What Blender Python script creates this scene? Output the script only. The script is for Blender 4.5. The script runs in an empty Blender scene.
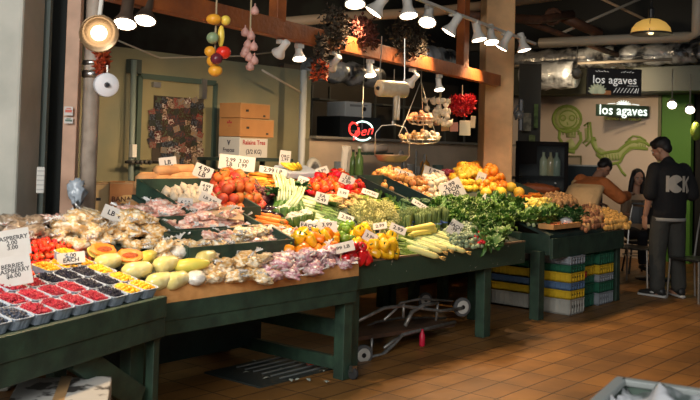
import bpy, bmesh, math, random
from math import radians as R, sin, cos, pi, tan
from mathutils import Vector as V, Matrix, Euler, noise
random.seed(7)
SC = bpy.context.scene
COL = SC.collection
# ------------------------------------------------------------------ camera
FPX, TH, PT, RO, EYE = 900.0, R(39.6), R(2.0), R(1.6), 1.6
CY = 149 - FPX*tan(PT)
_h = V((cos(TH), sin(TH), 0)); _z = V((0, 0, 1)); _r = V((sin(TH), -cos(TH), 0))
CF = _h*cos(PT) + _z*sin(PT); _u = -_h*sin(PT) + _z*cos(PT)
CR = _r*cos(RO) + _u*sin(RO); CU = _u*cos(RO) - _r*sin(RO)
EYEP = V((0, 0, EYE))
cam_d = bpy.data.cameras.new('camera'); cam = bpy.data.objects.new('camera', cam_d); COL.objects.link(cam)
cam.matrix_world = Matrix(((CR.x, CU.x, -CF.x, 0), (CR.y, CU.y, -CF.y, 0), (CR.z, CU.z, -CF.z, EYE), (0, 0, 0, 1)))
cam_d.sensor_width = 36; cam_d.lens = 36*FPX/700; cam_d.shift_y = -(200-CY)/700
cam_d.dof.use_dof = True; cam_d.dof.focus_distance = 7.2; cam_d.dof.aperture_fstop = 5.0
SC.camera = cam
# ------------------------------------------------------------------ light and exposure
SC.view_settings.view_transform = 'Standard'; SC.view_settings.look = 'None'
SC.view_settings.gamma = 1.0; SC.view_settings.exposure = 0.0
SC.view_settings.use_curve_mapping = False
SC.cycles.use_denoising = True
SC.cycles.max_bounces = 6
W = bpy.data.worlds.new('world'); SC.world = W; W.use_nodes = True
W.node_tree.nodes['Background'].inputs[0].default_value = (0.62, 0.75, 0.9, 1)
W.node_tree.nodes['Background'].inputs[1].default_value = 0.075
def area(name, loc, to, sx, sy, p, col):
    d = bpy.data.lights.new(name, 'AREA'); d.shape = 'RECTANGLE'; d.size = sx; d.size_y = sy; d.energy = p; d.color = col
    o = bpy.data.objects.new(name, d); COL.objects.link(o); o.location = loc
    o.rotation_euler = (V(to)-V(loc)).to_track_quat('-Z', 'Y').to_euler(); return o
area('daylight_from_street', (-1.5, -2.0, 5.0), (4.2, 4.9, 1.0), 6.0, 3.2, 225, (1.0, 0.97, 0.92))
o_ = area('daylight_from_the_left', (-2.2, 1.6, 3.2), (3.1, 4.9, 1.0), 2.6, 2.6, 105, (1.0, 0.97, 0.92)); o_.data.spread = R(95)
LAMP_W, LAMP_C = 88, (1.0, 0.67, 0.37)
# ------------------------------------------------------------------ pixel <-> place helpers (700x400 frame)
def ray(x, y): return CF + CR*((x-350)/FPX) + CU*((CY-y)/FPX)
def atz(x, y, z): d = ray(x, y); return EYEP + d*((z-EYE)/d.z)
def aty(x, y, Y): d = ray(x, y); return EYEP + d*(Y/d.y)
def atx(x, y, X): d = ray(x, y); return EYEP + d*(X/d.x)
def atd(x, y, D): return EYEP + ray(x, y)*D
DY, DZ, DK = 4.02, 0.80, 0.33            # the sloping display: height at the front edge, rise per metre
def dz(Y): return DZ + DK*(Y-DY)
def S(x, y, o=0.0):
    d = ray(x, y); t = (DZ+o-DK*DY-EYE)/(d.z-DK*d.y); return EYEP + d*t
# ------------------------------------------------------------------ materials
_mats = {}
def mat(name, col, rough=.6, metal=0.0, var=0.0, hue=0.0, mix=None, bump=None, coat=0.0, emit=0.0, trans=0.0, sss=0.0, spec=.5, grime=None):
    if name in _mats: return _mats[name]
    m = bpy.data.materials.new(name); m.use_nodes = True; _mats[name] = m
    nt = m.node_tree; N = nt.nodes; L = nt.links; b = N['Principled BSDF']
    c = tuple(col)+(1,)
    b.inputs['Base Color'].default_value = c
    b.inputs['Roughness'].default_value = rough; b.inputs['Metallic'].default_value = metal
    b.inputs['Coat Weight'].default_value = coat; b.inputs['Transmission Weight'].default_value = trans
    b.inputs['Specular IOR Level'].default_value = spec
    if sss: b.inputs['Subsurface Weight'].default_value = sss; b.inputs['Subsurface Radius'].default_value = (.02, .01, .006)
    if emit:
        b.inputs['Emission Color'].default_value = c; b.inputs['Emission Strength'].default_value = emit
    tc = N.new('ShaderNodeTexCoord'); out = None
    def noise_n(scale, detail=3, typ='ShaderNodeTexNoise'):
        n = N.new(typ); n.inputs['Scale'].default_value = scale
        if typ == 'ShaderNodeTexNoise': n.inputs['Detail'].default_value = detail
        L.new(tc.outputs['Object'], n.inputs['Vector']); return n
    if mix:                                     # (scale, second colour, low, high[, 'v'])
        n = noise_n(mix[0], 4, 'ShaderNodeTexVoronoi' if len(mix) > 4 else 'ShaderNodeTexNoise')
        rp = N.new('ShaderNodeValToRGB'); rp.color_ramp.elements[0].position = mix[2]; rp.color_ramp.elements[1].position = mix[3]
        rp.color_ramp.elements[0].color = c; rp.color_ramp.elements[1].color = tuple(mix[1])+(1,)
        if len(mix) > 4:
            sp = N.new('ShaderNodeSeparateColor'); L.new(n.outputs['Color'], sp.inputs[0]); L.new(sp.outputs[0], rp.inputs[0])
        else: L.new(n.outputs[0], rp.inputs[0])
        out = rp.outputs[0]
    if grime:
        n = noise_n(grime[0], 6); rp = N.new('ShaderNodeValToRGB'); rp.color_ramp.elements[0].position = .35; rp.color_ramp.elements[1].position = .7
        mx = N.new('ShaderNodeMix'); mx.data_type = 'RGBA'; L.new(n.outputs[0], rp.inputs[0])
        mu = N.new('ShaderNodeMath'); mu.operation = 'MULTIPLY'; mu.inputs[1].default_value = grime[2]; L.new(rp.outputs[0], mu.inputs[0])
        L.new(mu.outputs[0], mx.inputs['Factor'])
        if out: L.new(out, mx.inputs['A'])
        else: mx.inputs['A'].default_value = c
        mx.inputs['B'].default_value = tuple(grime[1])+(1,); out = mx.outputs['Result']
    if var or hue:
        oi = N.new('ShaderNodeObjectInfo'); hs = N.new('ShaderNodeHueSaturation')
        if out: L.new(out, hs.inputs['Color'])
        else: hs.inputs['Color'].default_value = c
        a = N.new('ShaderNodeMapRange'); a.inputs['To Min'].default_value = 1-var; a.inputs['To Max'].default_value = 1+var
        L.new(oi.outputs['Random'], a.inputs['Value']); L.new(a.outputs[0], hs.inputs['Value'])
        if hue:
            mu = N.new('ShaderNodeMath'); mu.operation = 'MULTIPLY'; mu.inputs[1].default_value = 7.31; L.new(oi.outputs['Random'], mu.inputs[0])
            fr = N.new('ShaderNodeMath'); fr.operation = 'FRACT'; L.new(mu.outputs[0], fr.inputs[0])
            a = N.new('ShaderNodeMapRange'); a.inputs['To Min'].default_value = .5-hue; a.inputs['To Max'].default_value = .5+hue
            L.new(fr.outputs[0], a.inputs['Value']); L.new(a.outputs[0], hs.inputs['Hue'])
        out = hs.outputs[0]
    if out:
        L.new(out, b.inputs['Base Color'])
        if emit: L.new(out, b.inputs['Emission Color'])
    if bump:
        n = noise_n(bump[0], 3); bp = N.new('ShaderNodeBump'); bp.inputs['Strength'].default_value = bump[1]; bp.inputs['Distance'].default_value = .02
        L.new(n.outputs[0], bp.inputs['Height']); L.new(bp.outputs[0], b.inputs['Normal'])
    return m
# ------------------------------------------------------------------ mesh builder
class MB:
    def __init__(s): s.v = []; s.f = []; s.m = []; s.mi = 0; s.mats = []
    def use(s, m):
        if m not in s.mats: s.mats.append(m)
        s.mi = s.mats.index(m); return s
    def add(s, vs, fs):
        k = len(s.v); s.v += [V(p) for p in vs]; s.f += [tuple(i+k for i in f) for f in fs]; s.m += [s.mi]*len(fs); return s
    def box(s, c, d, rot=None):
        c = V(c); x, y, z = d[0]/2, d[1]/2, d[2]/2
        P = [V((a, b, e)) for a in (-x, x) for b in (-y, y) for e in (-z, z)]
        if rot is not None:
            M = rot if isinstance(rot, Matrix) else Euler(rot).to_matrix(); P = [M @ p for p in P]
        return s.add([p+c for p in P], [(0, 1, 3, 2), (4, 6, 7, 5), (0, 4, 5, 1), (2, 3, 7, 6), (0, 2, 6, 4), (1, 5, 7, 3)])
    def bar(s, a, b, w, h, up=(0, 0, 1)):
        a, b = V(a), V(b); d = (b-a); n = d.normalized(); u = V(up); sd = n.cross(u)
        if sd.length < 1e-4: sd = n.cross(V((1, 0, 0)))
        sd.normalize(); uu = sd.cross(n); M = Matrix((n, sd, uu)).transposed()
        return s.box((a+b)/2, (d.length, w, h), M)
    def tube(s, path, r, n=8, cap=True):
        path = [V(p) for p in path]; rs = r if isinstance(r, (list, tuple)) else [r]*len(path)
        k = len(s.v); vs = []; ref = V((0, 0, 1))
        for i, p in enumerate(path):
            t = (path[min(i+1, len(path)-1)] - path[max(i-1, 0)]).normalized()
            a = t.cross(ref)
            if a.length < .05: a = t.cross(V((1, 0, 0)))
            a.normalize(); b = a.cross(t); ref = b
            vs += [p + (a*cos(2*pi*j/n) + b*sin(2*pi*j/n))*rs[i] for j in range(n)]
        fs = [(i*n+j, i*n+(j+1) % n, (i+1)*n+(j+1) % n, (i+1)*n+j) for i in range(len(path)-1) for j in range(n)]
        if cap: fs += [tuple(range(n))[::-1], tuple((len(path)-1)*n+j for j in range(n))]
        return s.add(vs, fs)
    def lathe(s, prof, n=12, c=(0, 0, 0), M=None, wob=None):
        vs = []
        for (r, z) in prof:
            for j in range(n):
                a = 2*pi*j/n; rr = r*(wob(a, z) if wob else 1); vs.append(V((rr*cos(a), rr*sin(a), z)))
        fs = [(i*n+j, i*n+(j+1) % n, (i+1)*n+(j+1) % n, (i+1)*n+j) for i in range(len(prof)-1) for j in range(n)]
        fs += [tuple(range(n))[::-1], tuple((len(prof)-1)*n+j for j in range(n))]
        if M is not None: vs = [M @ p for p in vs]
        return s.add([p+V(c) for p in vs], fs)
    def blob(s, c, d, sub=2, amp=0.0, fr=1.0, seed=0, M=None):
        bm = bmesh.new(); bmesh.ops.create_icosphere(bm, subdivisions=sub, radius=1)
        o = V((seed*3.7, seed*1.3, seed*2.1)); vs = []
        for q in bm.verts:
            p = q.co.copy(); k = 1 + amp*noise.noise(p*fr+o); p = V((p.x*d[0]*k, p.y*d[1]*k, p.z*d[2]*k))
            if M is not None: p = M @ p
            vs.append(p+V(c))
        fs = [tuple(x.index for x in f.verts) for f in bm.faces]; bm.free(); return s.add(vs, fs)
    def loft(s, rings, n=14):                    # rings: (centre, rx, ry, axis-x, axis-y)
        vs = []
        for (c, rx, ry, ax, ay) in rings:
            for j in range(n):
                a = 2*pi*j/n; vs.append(V(c)+V(ax)*(rx*cos(a))+V(ay)*(ry*sin(a)))
        fs = [(i*n+j, i*n+(j+1) % n, (i+1)*n+(j+1) % n, (i+1)*n+j) for i in range(len(rings)-1) for j in range(n)]
        fs += [tuple(range(n))[::-1], tuple((len(rings)-1)*n+j for j in range(n))]
        return s.add(vs, fs)
    def sheet(s, fn, nu, nv, th=0.0):            # grid surface fn(u,v) -> point, optional thickness
        P = [[V(fn(i/nu, j/nv)) for j in range(nv+1)] for i in range(nu+1)]; vs = [p for r in P for p in r]
        q = lambda i, j: i*(nv+1)+j
        fs = [(q(i, j), q(i+1, j), q(i+1, j+1), q(i, j+1)) for i in range(nu) for j in range(nv)]
        if th:
            k = len(vs); nn = []
            for i in range(nu+1):
                for j in range(nv+1):
                    a = P[min(i+1, nu)][j]-P[max(i-1, 0)][j]; b = P[i][min(j+1, nv)]-P[i][max(j-1, 0)]
                    c = a.cross(b); nn.append(c.normalized() if c.length > 1e-9 else V((0, 0, 1)))
            vs2 = [p - m*th for p, m in zip(vs, nn)]; fs2 = [tuple(x+k for x in f[::-1]) for f in fs]
            ed = [q(i, 0) for i in range(nu)]+[q(nu, j) for j in range(nv)]+[q(i, nv) for i in range(nu, 0, -1)]+[q(0, j) for j in range(nv, 0, -1)]
            sd = [(ed[(i+1) % len(ed)], ed[i], ed[i]+k, ed[(i+1) % len(ed)]+k) for i in range(len(ed))]
            vs = vs+vs2; fs = fs+fs2+sd
        return s.add(vs, fs)
    def build(s, name, m=None, parent=None, smooth=False, bevel=0.0, loc=None, rot=None):
        me = bpy.data.meshes.new(name); me.from_pydata([tuple(p) for p in s.v], [], s.f)
        ms = [m] if m is not None else s.mats
        for x in ms: me.materials.append(x)
        if m is None: me.polygons.foreach_set('material_index', s.m)
        if smooth: me.polygons.foreach_set('use_smooth', [True]*len(me.polygons))
        me.update(); o = bpy.data.objects.new(name, me); COL.objects.link(o)
        if parent is not None: o.parent = parent
        if loc is not None: o.location = loc
        if rot is not None: o.rotation_euler = rot
        if bevel:
            b = o.modifiers.new('bevel', 'BEVEL'); b.width = bevel; b.segments = 2; b.limit_method = 'ANGLE'
        return o
def tag(o, label, cat, group=None):
    o['label'] = label; o['category'] = cat
    if group: o['group'] = group
    return o
def thing(name, label, cat, loc=(0, 0, 0), rot=(0, 0, 0), group=None):
    o = bpy.data.objects.new(name, None); COL.objects.link(o); o.empty_display_size = .1
    o.location = loc; o.rotation_euler = rot; return tag(o, label, cat, group)
def struct(o): o['kind'] = 'structure'; return o
KIDS = {}
def dup(o, parent=None):
    c = o.copy(); COL.objects.link(c)
    if parent is not None: c.parent = parent
    for k in KIDS[o.name]: dup(k, c)
    return c
class Kind:                                       # a thing built once, then copied with all its parts
    def __init__(s, make): s.make = make; s.root = None; s.n = 0
    def put(s, loc, rot=(0, 0, 0), sc=1.0, label=None, group=None, cat=None):
        if s.root is None:
            s.root = o = s.make()
            for x in [o]+list(o.children_recursive): KIDS[x.name] = list(x.children)
        elif s.n: o = dup(s.root)
        else: o = s.root
        s.n += 1; o.location = loc; o.rotation_euler = rot; o.scale = (sc,)*3 if not isinstance(sc, tuple) else sc
        if label: o['label'] = label
        if group: o['group'] = group
        if cat: o['category'] = cat
        return o
def inside(p, poly):
    c = False; n = len(poly)
    for i in range(n):
        a, b = poly[i], poly[(i+1) % n]
        if (a[1] > p[1]) != (b[1] > p[1]) and p[0] < (b[0]-a[0])*(p[1]-a[1])/(b[1]-a[1])+a[0]: c = not c
    return c
def inset(p, poly):
    best = 9
    for i in range(len(poly)):
        a, b = V(poly[i]), V(poly[(i+1) % len(poly)]); d = b-a; q = V(p)
        t = max(0, min(1, (q-a).dot(d)/max(d.dot(d), 1e-9))); best = min(best, (q-(a+d*t)).length)
    return best
def heap(kinds, poly_px, sp, r, layers=1, label='', group='', head=None, flat=True, jit=.25, lift=0.0, scv=.12, tilt=.4, off=None, frame=0.0, mx=300, rise=None):
    """fill a patch of the display with copies; sp = spacing or (along, across); head = heading angle of long items"""
    o_ = r if off is None else off
    poly = [tuple(S(x, y, o_)[:2]) for x, y in poly_px]
    sx, sy = sp if isinstance(sp, tuple) else (sp, sp*.88)
    a = head if head is not None else frame; ca, sa = cos(a), sin(a)
    loc = [(p[0]*ca+p[1]*sa, -p[0]*sa+p[1]*ca) for p in poly]
    x0, x1 = min(p[0] for p in loc), max(p[0] for p in loc); y0, y1 = min(p[1] for p in loc), max(p[1] for p in loc)
    n = 0
    for k in range(layers):
        j = 0; y = y0 + k*sy*.5
        while y < y1:
            x = x0 + ((j+k) % 2)*sx*.5
            while x < x1:
                px_, py_ = x+random.uniform(-jit, jit)*sx, y+random.uniform(-jit, jit)*sy
                wx, wy = px_*ca-py_*sa, px_*sa+py_*ca
                ok = inside((wx, wy), poly) and n < mx
                if ok:
                    d = inset((wx, wy), poly)
                    if d < k*max(sx, sy)*.55: ok = False
                    if ok and k < layers-1 and d > (k+2.2)*max(sx, sy)*.55: ok = False
                if ok:
                    z = dz(wy)+lift+r*.92+k*(rise or r*1.45)+random.uniform(-.15, .15)*r
                    K = random.choice(kinds) if isinstance(kinds, list) else kinds
                    rz = (a+random.uniform(-.25, .25)*(1 if flat else 1)) if head is not None else random.uniform(0, 2*pi)
                    tx = (random.uniform(-tilt, tilt), random.uniform(-tilt, tilt))
                    if head is not None: tx = (random.uniform(-.3, .3), -math.atan(DK*sin(a)))
                    K.put((wx, wy, z), (tx[0], tx[1], rz), 1+random.uniform(-scv, scv), label, group); n += 1
                x += sx
            j += 1; y += sy
    return n
# ================================================================== materials in use
GREEN = mat('green_paint', (.030, .066, .040), .55, grime=(9, (.010, .022, .017), .8), bump=(30, .15))
GREEND = mat('dark_green_paint', (.022, .050, .038), .6, grime=(6, (.008, .014, .011), .8))
PINE = mat('raw_pine', (.74, .38, .13), .6, mix=(14, (.55, .26, .08), .35, .75), bump=(40, .2))
BEAM = mat('stained_beam', (.36, .10, .02), .5, mix=(5, (.16, .045, .014), .3, .75), bump=(30, .3))
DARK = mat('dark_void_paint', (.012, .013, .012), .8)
STEEL = mat('steel', (.45, .45, .44), .3, 1.0)
GALV = mat('grey_tube', (.38, .38, .36), .4, .6, grime=(20, (.12, .10, .08), .8))
WHITEP = mat('white_enamel', (.75, .74, .70), .35)
BLACKP = mat('black_plastic', (.012, .012, .013), .4)
RUBBER = mat('rubber', (.02, .02, .02), .8)
# ================================================================== setting
def floor_mat():
    m = bpy.data.materials.new('terracotta_tiles'); m.use_nodes = True; nt = m.node_tree; N = nt.nodes; L = nt.links; b = N['Principled BSDF']
    tc = N.new('ShaderNodeTexCoord'); br = N.new('ShaderNodeTexBrick'); L.new(tc.outputs['Object'], br.inputs['Vector'])
    br.offset = 0.0; br.inputs['Scale'].default_value = 1.0; br.inputs['Brick Width'].default_value = .40; br.inputs['Row Height'].default_value = .20
    br.inputs['Mortar Size'].default_value = .006; br.inputs['Mortar Smooth'].default_value = .4
    br.inputs['Color1'].default_value = (.33, .15, .034, 1); br.inputs['Color2'].default_value = (.25, .11, .026, 1); br.inputs['Mortar'].default_value = (.045, .02, .010, 1)
    n = N.new('ShaderNodeTexNoise'); n.inputs['Scale'].default_value = 2.2; n.inputs['Detail'].default_value = 8; L.new(tc.outputs['Object'], n.inputs['Vector'])
    rp = N.new('ShaderNodeValToRGB'); rp.color_ramp.elements[0].position = .35; rp.color_ramp.elements[1].position = .75
    rp.color_ramp.elements[0].color = (.55, .55, .55, 1); rp.color_ramp.elements[1].color = (1.1, 1.1, 1.1, 1); L.new(n.outputs[0], rp.inputs[0])
    mx = N.new('ShaderNodeMix'); mx.data_type = 'RGBA'; mx.blend_type = 'MULTIPLY'; mx.inputs['Factor'].default_value = 1
    L.new(br.outputs['Color'], mx.inputs['A']); L.new(rp.outputs[0], mx.inputs['B']); L.new(mx.outputs['Result'], b.inputs['Base Color'])
    b.inputs['Roughness'].default_value = .5
    bp = N.new('ShaderNodeBump'); bp.inputs['Strength'].default_value = .5; bp.inputs['Distance'].default_value = .006; bp.invert = True
    L.new(br.outputs['Fac'], bp.inputs['Height']); L.new(bp.outputs[0], b.inputs['Normal']); return m
struct(MB().box((6, 4, -.05), (24, 22, .1)).build('floor', floor_mat()))
struct(MB().box((9, 7.6, 4.35), (16, 10, .1)).build('ceiling', mat('dark_ceiling', (.020, .015, .012), .9)))  # one near-black brown all over
COOLW = mat('cold_room_panel', (.30, .27, .15), .5, mix=(1.5, (.17, .19, .135), .35, .7), grime=(1.3, (.13, .14, .10), .5))
struct(MB().box((5.7, 6.98, 1.24), (3.9, .12, 2.48)).build('wall_back', COOLW))
LOWW = mat('counter_wall', (.78, .60, .43), .6, mix=(3, (.62, .49, .35), .3, .7))
struct(MB().box((9.95, 6.98, .855), (4.6, .12, 1.71)).build('wall_counter', LOWW))
struct(MB().box((9.95, 6.93, 1.725), (4.6, .22, .03)).build('window_1_sill', mat('sill_grey', (.25, .24, .21), .4)))
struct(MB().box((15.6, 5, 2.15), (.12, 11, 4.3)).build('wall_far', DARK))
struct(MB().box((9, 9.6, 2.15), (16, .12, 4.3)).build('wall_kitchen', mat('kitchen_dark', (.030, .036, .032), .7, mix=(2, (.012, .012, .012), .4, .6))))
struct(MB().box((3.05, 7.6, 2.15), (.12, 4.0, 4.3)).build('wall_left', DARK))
# pillar by the street, a black strip painted for the shade in the gap and the tan jamb beside it
PIL = mat('painted_pillar', (.46, .45, .39), .6, grime=(3, (.27, .28, .24), .7))
p = atd(-18, 200, 5.95); q = atd(27, 205, 5.95)
struct(MB().bar((p.x, p.y, 2.15), (q.x, q.y, 2.15), .42, 4.3).build('pillar_street', PIL, bevel=.02))
p = atd(29, 205, 6.22); q = atd(44, 205, 6.22)
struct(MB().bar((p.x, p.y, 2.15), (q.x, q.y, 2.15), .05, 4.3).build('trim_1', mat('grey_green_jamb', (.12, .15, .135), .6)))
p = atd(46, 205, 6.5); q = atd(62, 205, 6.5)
struct(MB().bar((p.x, p.y, 2.15), (q.x, q.y, 2.15), .06, 4.3).build('recess_shade_strip', mat('recess_shade_black', (.010, .014, .012), .7)))
p = atd(61, 205, 6.25); q = atd(75, 205, 6.25)
struct(MB().bar((p.x, p.y, 2.15), (q.x, q.y, 2.15), .07, 4.3).build('trim_3', mat('pink_jamb', (.50, .30, .20), .55, grime=(6, (.26, .16, .10), .6)), bevel=.005))
JAMB = (p+q)/2
# column between the two shops
COLM = mat('warm_column', (.74, .45, .21), .6, grime=(5, (.42, .26, .13), .6), bump=(60, .1))
cA = atd(483, 150, 10.7); cB = atd(512, 150, 10.7); ax = (cB-cA); ax.z = 0; wcol = ax.length; ax.normalize(); back = V((-ax.y, ax.x, 0))
cc = (cA+cB)/2 + back*(wcol*.62)*1.0
angc = math.atan2(ax.y, ax.x)
struct(MB().box((cc.x, cc.y, 2.15), (wcol, wcol*1.25, 4.3), (0, 0, angc+R(2))).build('column', COLM, bevel=.012))
# restaurant walls
MUR = mat('mural_wall_plaster', (.70, .57, .45), .7, grime=(1.2, (.56, .46, .36), .5))
struct(MB().box((13.98, 6.545, 1.42), (.12, 2.61, 2.84)).build('wall_right', MUR))
gw = mat('green_wall_paint', (.085, .24, .028), .6)
struct(MB().box((13.97, 4.97, 1.29), (.12, .46, 2.58)).build('wall_green', gw))
struct(MB().box((13.93, 5.22, 1.42), (.10, .05, 2.84)).build('trim_4', mat('olive_trim', (.16, .15, .07), .5)))
struct(MB().box((14.2, 3.15, 2.15), (.12, 3.2, 4.3)).build('wall_entry', mat('entry_dark', (.02, .018, .012), .7)))
struct(MB().box((13.62, 5.9, 2.80), (.6, 3.9, .44)).build('wall_bulkhead', mat('soffit', (.075, .08, .055), .7)))
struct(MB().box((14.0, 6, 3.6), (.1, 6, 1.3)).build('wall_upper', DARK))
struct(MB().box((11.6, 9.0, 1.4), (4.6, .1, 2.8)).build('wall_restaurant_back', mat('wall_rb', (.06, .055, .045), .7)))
# ================================================================== stalls
def leg(t, x, y, h, w=.09, d=.09, m=GREEN): return MB().box((x, y, h/2), (w, d, h)).build('leg', m, t, bevel=.004)
def deck_mb(x0, x1, y0, y1, th=.03, yoff=0):
    a = lambda x, y, dzz: (x, y, dz(y)+dzz)
    m = MB(); vs = [a(x0, y0, -th), a(x1, y0, -th), a(x1, y1, -th), a(x0, y1, -th), a(x0, y0, 0), a(x1, y0, 0), a(x1, y1, 0), a(x0, y1, 0)]
    return m.add(vs, [(0, 3, 2, 1), (4, 5, 6, 7), (0, 1, 5, 4), (2, 3, 7, 6), (0, 4, 7, 3), (1, 2, 6, 5)])
# stall two: under the bagged goods, with a raw wooden lip
t = thing('market_stall', 'green painted stall with raw wooden lip piled with bagged goods and melons', 'stall', (0, 0, 0), group='green market stalls')
X0, X1, YF, YB = 3.14, 4.93, 4.0, 5.62
deck_mb(X0, 4.0, YF, 5.0).build('deck', GREEND, t); deck_mb(4.0, X1, YF, 5.32).build('deck', GREEND, t)
m = MB().box(((X0+X1)/2, YF-.012, .665), (X1-X0, .05, .10)).box(((X0+X1)/2, YF-.004, .575), (X1-X0, .05, .08)); m.build('front_board', GREEN, t, bevel=.004)
m = MB().box(((X0+X1)/2, YF-.02, .762), (X1-X0+.02, .028, .094)); m.build('wooden_lip', PINE, t, bevel=.003)
MB().box((X0+.015, YF+.28, .70), (.03, .56, .2)).build('side_board', GREEN, t)
for x, y in ((X0+.05, YF+.045), (X1-.05, YF+.045)): leg(t, x, y, .70)
leg(t, X0+.05, 4.93, 1.05); leg(t, 4.08, 5.24, 1.18); leg(t, X1-.05, 5.26, 1.18)
MB().box(((4.2+X1)/2-.35, 4.95, .34), (1.5, .03, .5)).build('skirt_panel', GREEND, t)
MB().bar((X1-.05, YF+.09, .10), (X1-.05, YB-.09, .10), .05, .09).build('rail', GREEN, t, bevel=.004)
MB().bar((X1-.05, YF+.09, .34), (X1-.05, YB-.09, .34), .04, .12).build('rail', GREEN, t, bevel=.004)
w = MB().use(RUBBER).lathe([(.036, -.015), (.042, -.008), (.042, .008), (.036, .015)], 14, (X1-.02, YF+.03, .042), Euler((0, pi/2, 0)).to_matrix())
w.use(STEEL).box((X1-.02, YF+.03, .075), (.05, .03, .04)); 
# the wheel stands in front of the leg foot
for q in t.children_recursive: pass
w.build('caster_wheel', None, t, loc=(.0, -.06, 0))
# stall three
t = thing('market_stall', 'green painted stall with chipped front board heaped with peppers and corn, cart stored beneath', 'stall', group='green market stalls')
X0, X1, YF, YB = 4.96, 7.42, 4.05, 5.66
deck_mb(X0, X1, YF, YB).build('deck', GREEND, t)
CHIP = mat('chipped_green', (.034, .066, .038), .55, mix=(22, (.40, .38, .30), .69, .705), bump=(30, .15))
MB().box(((X0+X1)/2, YF-.015, .70), (X1-X0, .04, .19)).build('front_board', CHIP, t, bevel=.004)
MB().box(((X0+X1)/2, YF-.015, .80), (X1-X0, .045, .014)).build('worn_rim', mat('worn_wood', (.20, .13, .07), .6), t)
MB().box((X1-.015, YF+.35, .75), (.03, .7, .26)).build('side_board', GREEN, t)
leg(t, 5.035, YF+.06, .62); leg(t, 6.86, YF+.06, .62, .11); leg(t, X1-.05, YB-.06, 1.28); leg(t, X0+.05, YB-.06, 1.28)
MB().bar((X0+.3, YB-.1, .3), (X1-.3, YB-.1, .3), .05, .1).build('rail', GREEN, t)
# corner stall carrying the greens
t = thing('market_stall', 'dark green corner stall holding the kale and citrus in front of the column', 'stall', group='green market stalls')
deck_mb(7.44, 7.98, 4.52, 5.66).build('deck', GREEND, t)
MB().box((7.71, 4.51, .84), (.54, .03, .19)).build('front_board', GREEN, t)
for x, y, h in ((7.5, 4.6, .9), (7.5, 5.6, 1.28), (7.92, 5.6, 1.28)): leg(t, x, y, h)
# stall four
t = thing('market_stall', 'dark green stall heaped with potatoes, stacked plastic crates underneath it', 'stall', group='green market stalls')
X0, X1, YF, YB = 8.02, 9.74, 4.07, 5.4
deck_mb(X0, X1, YF, YB).build('deck', GREEND, t)
MB().box(((X0+X1)/2, YF-.012, .685), (X1-X0, .035, .20)).build('front_board', GREEN, t, bevel=.004)
MB().box((X0+.015, (YF+YB)/2, .72), (.035, YB-YF, .20)).build('side_board', GREEN, t, bevel=.004)
leg(t, X0-.06, YF+.10, .66, .11, .10); leg(t, X1-.06, YF+.05, .62); leg(t, X0+.06, YB-.06, 1.1); leg(t, X1-.06, YB-.06, 1.1)
# stall one, turned towards the street; its own frame: x along the front, y away from the street
S1 = V((1.35, 3.293, 0)); A1 = math.atan2(3.86-3.52, 3.09-2.01); L1 = 1.84
t = thing('market_stall', 'green painted stall with diagonal brace carrying the berry punnets', 'stall', S1, (0, 0, A1), 'green market stalls')
def d1(y): return .775+.24*y
m = MB(); vs = [(0, 0, d1(0)-.03), (L1, 0, d1(0)-.03), (L1, 1.25, d1(1.25)-.03), (0, 1.25, d1(1.25)-.03)]
m.add(vs+[(x, y, z+.03) for x, y, z in vs], [(0, 3, 2, 1), (4, 5, 6, 7), (0, 1, 5, 4), (2, 3, 7, 6), (0, 4, 7, 3), (1, 2, 6, 5)]).build('deck', GREEND, t)
MB().box((L1/2, -.02, .735), (L1, .04, .11)).box((L1/2, -.015, .627), (L1, .035, .105)).build('front_board', GREEN, t, bevel=.004)
leg(t, L1-.10, .10, .66, .12, .07); leg(t, L1-.03, .02, .76, .05, .05); leg(t, .1, .05, .7); leg(t, .1, 1.15, 1.0)
MB().bar((L1-.66, .03, .60), (L1-.13, .03, .27), .13, .045, (0, 1, 0)).build('brace', GREEN, t, bevel=.004)
def P1(x, y, z=0):                                # stall-one frame -> world, z above its deck
    return V((S1.x+x*cos(A1)-y*sin(A1), S1.y+x*sin(A1)+y*cos(A1), d1(y)+z))
def S1px(px_, py_, o=0.0):                         # pixel -> place on stall one's deck
    d = ray(px_, py_); n = V((sin(A1)*.24, -cos(A1)*.24, 1)); p0 = P1(0, 0, o); tt = (p0-EYEP).dot(n)/d.dot(n); return EYEP+d*tt
# slatted trays raised on the display
def tray(x0, x1, y0, y1, h, lab, m=GREEN):
    t = thing('display_tray', lab, 'tray', (0, 0, 0), group='green wooden display trays')
    k = math.atan(DK); 
    deck_mb(x0, x1, y0, y1, .015).build('bottom', m, t, loc=(0, 0, .02))
    for xx in (x0, x1):
        MB().add([(xx+a, y, dz(y)+z) for a in (-.01, .01) for y in (y0, y1) for z in (.002, h)], [(0, 1, 3, 2), (4, 6, 7, 5), (0, 4, 5, 1), (2, 3, 7, 6), (0, 2, 6, 4), (1, 5, 7, 3)]).build('side_board', m, t)
    for yy in (y0, y1): MB().box(((x0+x1)/2, yy, dz(yy)+h/2), (x1-x0, .02, h)).build('end_board', m, t)
    return t
tray(4.03, 4.72, 4.74, 5.30, .12, 'green wooden tray of garlic and orange beets at the back left of the stalls')
tray(3.74, 4.50, 4.50, 4.70, .10, 'narrow green tray of pink wrapped bags, middle one of the three')
tray(3.60, 4.52, 4.21, 4.44, .115, 'long green tray of pink bags nearest the wooden lip')
tray(6.60, 6.98, 4.74, 5.34, .12, 'dark green slanted crate of yellow onions beside the tomatoes', GREEND)
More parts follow.
